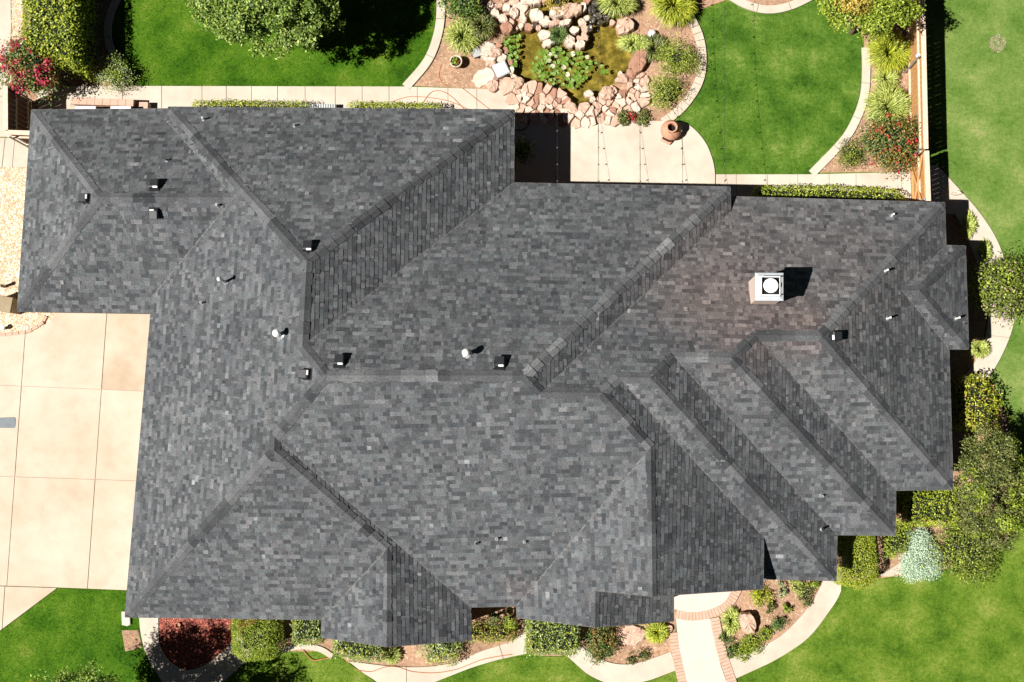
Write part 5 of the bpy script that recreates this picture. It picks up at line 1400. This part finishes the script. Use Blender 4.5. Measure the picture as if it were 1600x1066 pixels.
# utility box, riser and path light in the gravel
c = P(0, 474, .8); t = empty('utility_box', (c[0], c[1], 0), 'tan utility box on the gravel beside the garage corner', 'utility box')
MB().box((c[0], c[1], .35), (.62, .42, .7), -.15).build('body', M['beige_paint'], t); MB().box((c[0], c[1], .72), (.66, .46, .05), -.15, .95).build('lid', M['beige_paint'], t)
c = P(8, 448, 0); o = MB(); t = empty('standpipe', (c[0], c[1], 0), 'short capped standpipe in the gravel above the utility box', 'pipe')
MB().tube([(c[0], c[1], -.05), (c[0], c[1], .42)], .045, 10).build('pipe', M['beige_paint'], t); MB().lathe((c[0], c[1], .42), [(.06, 0), (.06, .05), (.03, .07), (.001, .07)], 12, False).build('cap', M['white_metal'], t)
c = P(9, 513, 0); t = empty('path_light', (c[0], c[1], 0), 'small olive path light at the gravel edge below the utility box', 'light')
MB().tube([(c[0], c[1], -.05), (c[0], c[1], .22)], .05, 8).build('stake', M['lf_deep'], t); MB().lathe((c[0], c[1], .22), [(.075, 0), (.07, .04), (.03, .06), (.001, .065)], 12, False).build('shade', M['white_metal'], t)
c = P(67, 505, 0); o = MB().lathe((c[0], c[1], 0), [(.06, 0), (.06, .09), (.045, .10), (.001, .10)], 10, False).build('capped_pipe', M['brick'])
tag(o, 'little clay coloured capped pipe at the driveway corner', 'pipe')
# driveway drain plate
q = PP([(-4, 653), (24, 652), (26, 655), (25, 667), (23, 669), (-4, 669)]); o = MB().prism([p[:2] for p in q], .03, .062, .004).build('drain_plate', M['plate']); tag(o, 'grey metal drain plate set in the driveway', 'drain cover')
# splash block and clay ring at the front left corner
q = PP([(191, 955), (204, 955), (205, 976), (200, 978), (192, 976)]); o = MB().prism([p[:2] for p in q], .0, .09, .012).build('splash_block', M['walk']); tag(o, 'white concrete splash block at the southwest roof corner', 'splash block')
c = P(279, 977); o = MB().lathe((c[0], c[1], .0), [(.085, 0), (.085, .10), (.07, .10), (.068, .02), (.001, .02)], 16, False).build('clay_ring', M['terracotta']); tag(o, 'small open clay pipe end in the red mulch', 'pipe')
# door mat like brick landing seen past the gable stays plain; plants shadows come from the trees


def hose(px, z, r, name, label, mat='hose'):
    pts = [np.append(P(x, y)[:2], z) for x, y in smooth_line(px, 7)]; o = MB().tube(pts, r, 6).build(name, M[mat]); tag(o, label, 'hose')


hose([(612, 160), (640, 152), (675, 154), (705, 160), (732, 172)], .062, .010, 'garden_hose', 'thin reddish hose curving along the back walk, the flatter loop')
hose([(655, 172), (672, 147), (688, 143), (706, 152), (726, 172)], .062, .010, 'garden_hose', 'thin reddish hose arching over the back walk')
hose([(722, 138), (740, 152), (768, 174)], .062, .010, 'garden_hose', 'thin reddish hose running from the bed to the eave')
hose([(470, 1011), (478, 1021), (489, 1031), (502, 1030), (518, 1027)], .05, .014, 'garden_hose', 'orange hose end lying on the front lawn')
hose([(556, 1046), (580, 1049), (602, 1042), (622, 1042), (645, 1049), (680, 1051), (715, 1045), (755, 1030), (800, 1022)], .058, .011, 'garden_hose', 'long red hose snaking along the front path')
c = P(812, 190, .05); pts = [(c[0] + .28 * math.cos(t_), c[1] + .28 * math.sin(t_), .07 + .012 * t_ / 6.28) for t_ in np.linspace(0, 18, 60)]
tag(MB().tube(pts, .012, 5).build('garden_hose', M['cord']), 'dark coiled hose in the shade at the patio corner', 'hose')
hose([(690, 100), (686, 118), (692, 130), (702, 136)], .012, .009, 'garden_hose', 'short reddish hose loop on the bed soil')

# string lights from the back eave out over the garden
WIRES = (('nearest the shaded patio corner', 870), ('second from the shaded patio corner', 935), ('third, over the middle of the patio', 1000), ('fourth, above the chiminea', 1066), ('fifth, over the round lawn', 1132))
first = None
for lab, x in WIRES:
    a = P(x + 1, 296, 2.75); b = P(x - 1 + (2 if x > 1100 else 0), -45, 1.9)
    t = empty('string_light', tuple(a), 'thin black string of bulbs, the one ' + lab, 'string light', 'string lights over the patio')
    L_ = np.linalg.norm(b - a); n = int(L_ / .47)
    ln = [a + (b - a) * s - np.array([0, 0, .22 * math.sin(math.pi * s)]) for s in np.linspace(0, 1, 24)]
    MB().tube(ln, .0035, 5).build('cord', M['cord'], t)
    for i in range(n):
        s = (i + .5) / n; p = a + (b - a) * s - np.array([0, 0, .22 * math.sin(math.pi * s)])
        MB().lathe((p[0], p[1], p[2] - .10), [(.001, 0), (.016, .012), (.021, .035), (.013, .06), (.012, .10), (.001, .105)], 8, False).build('bulb', M['bulb'], t)
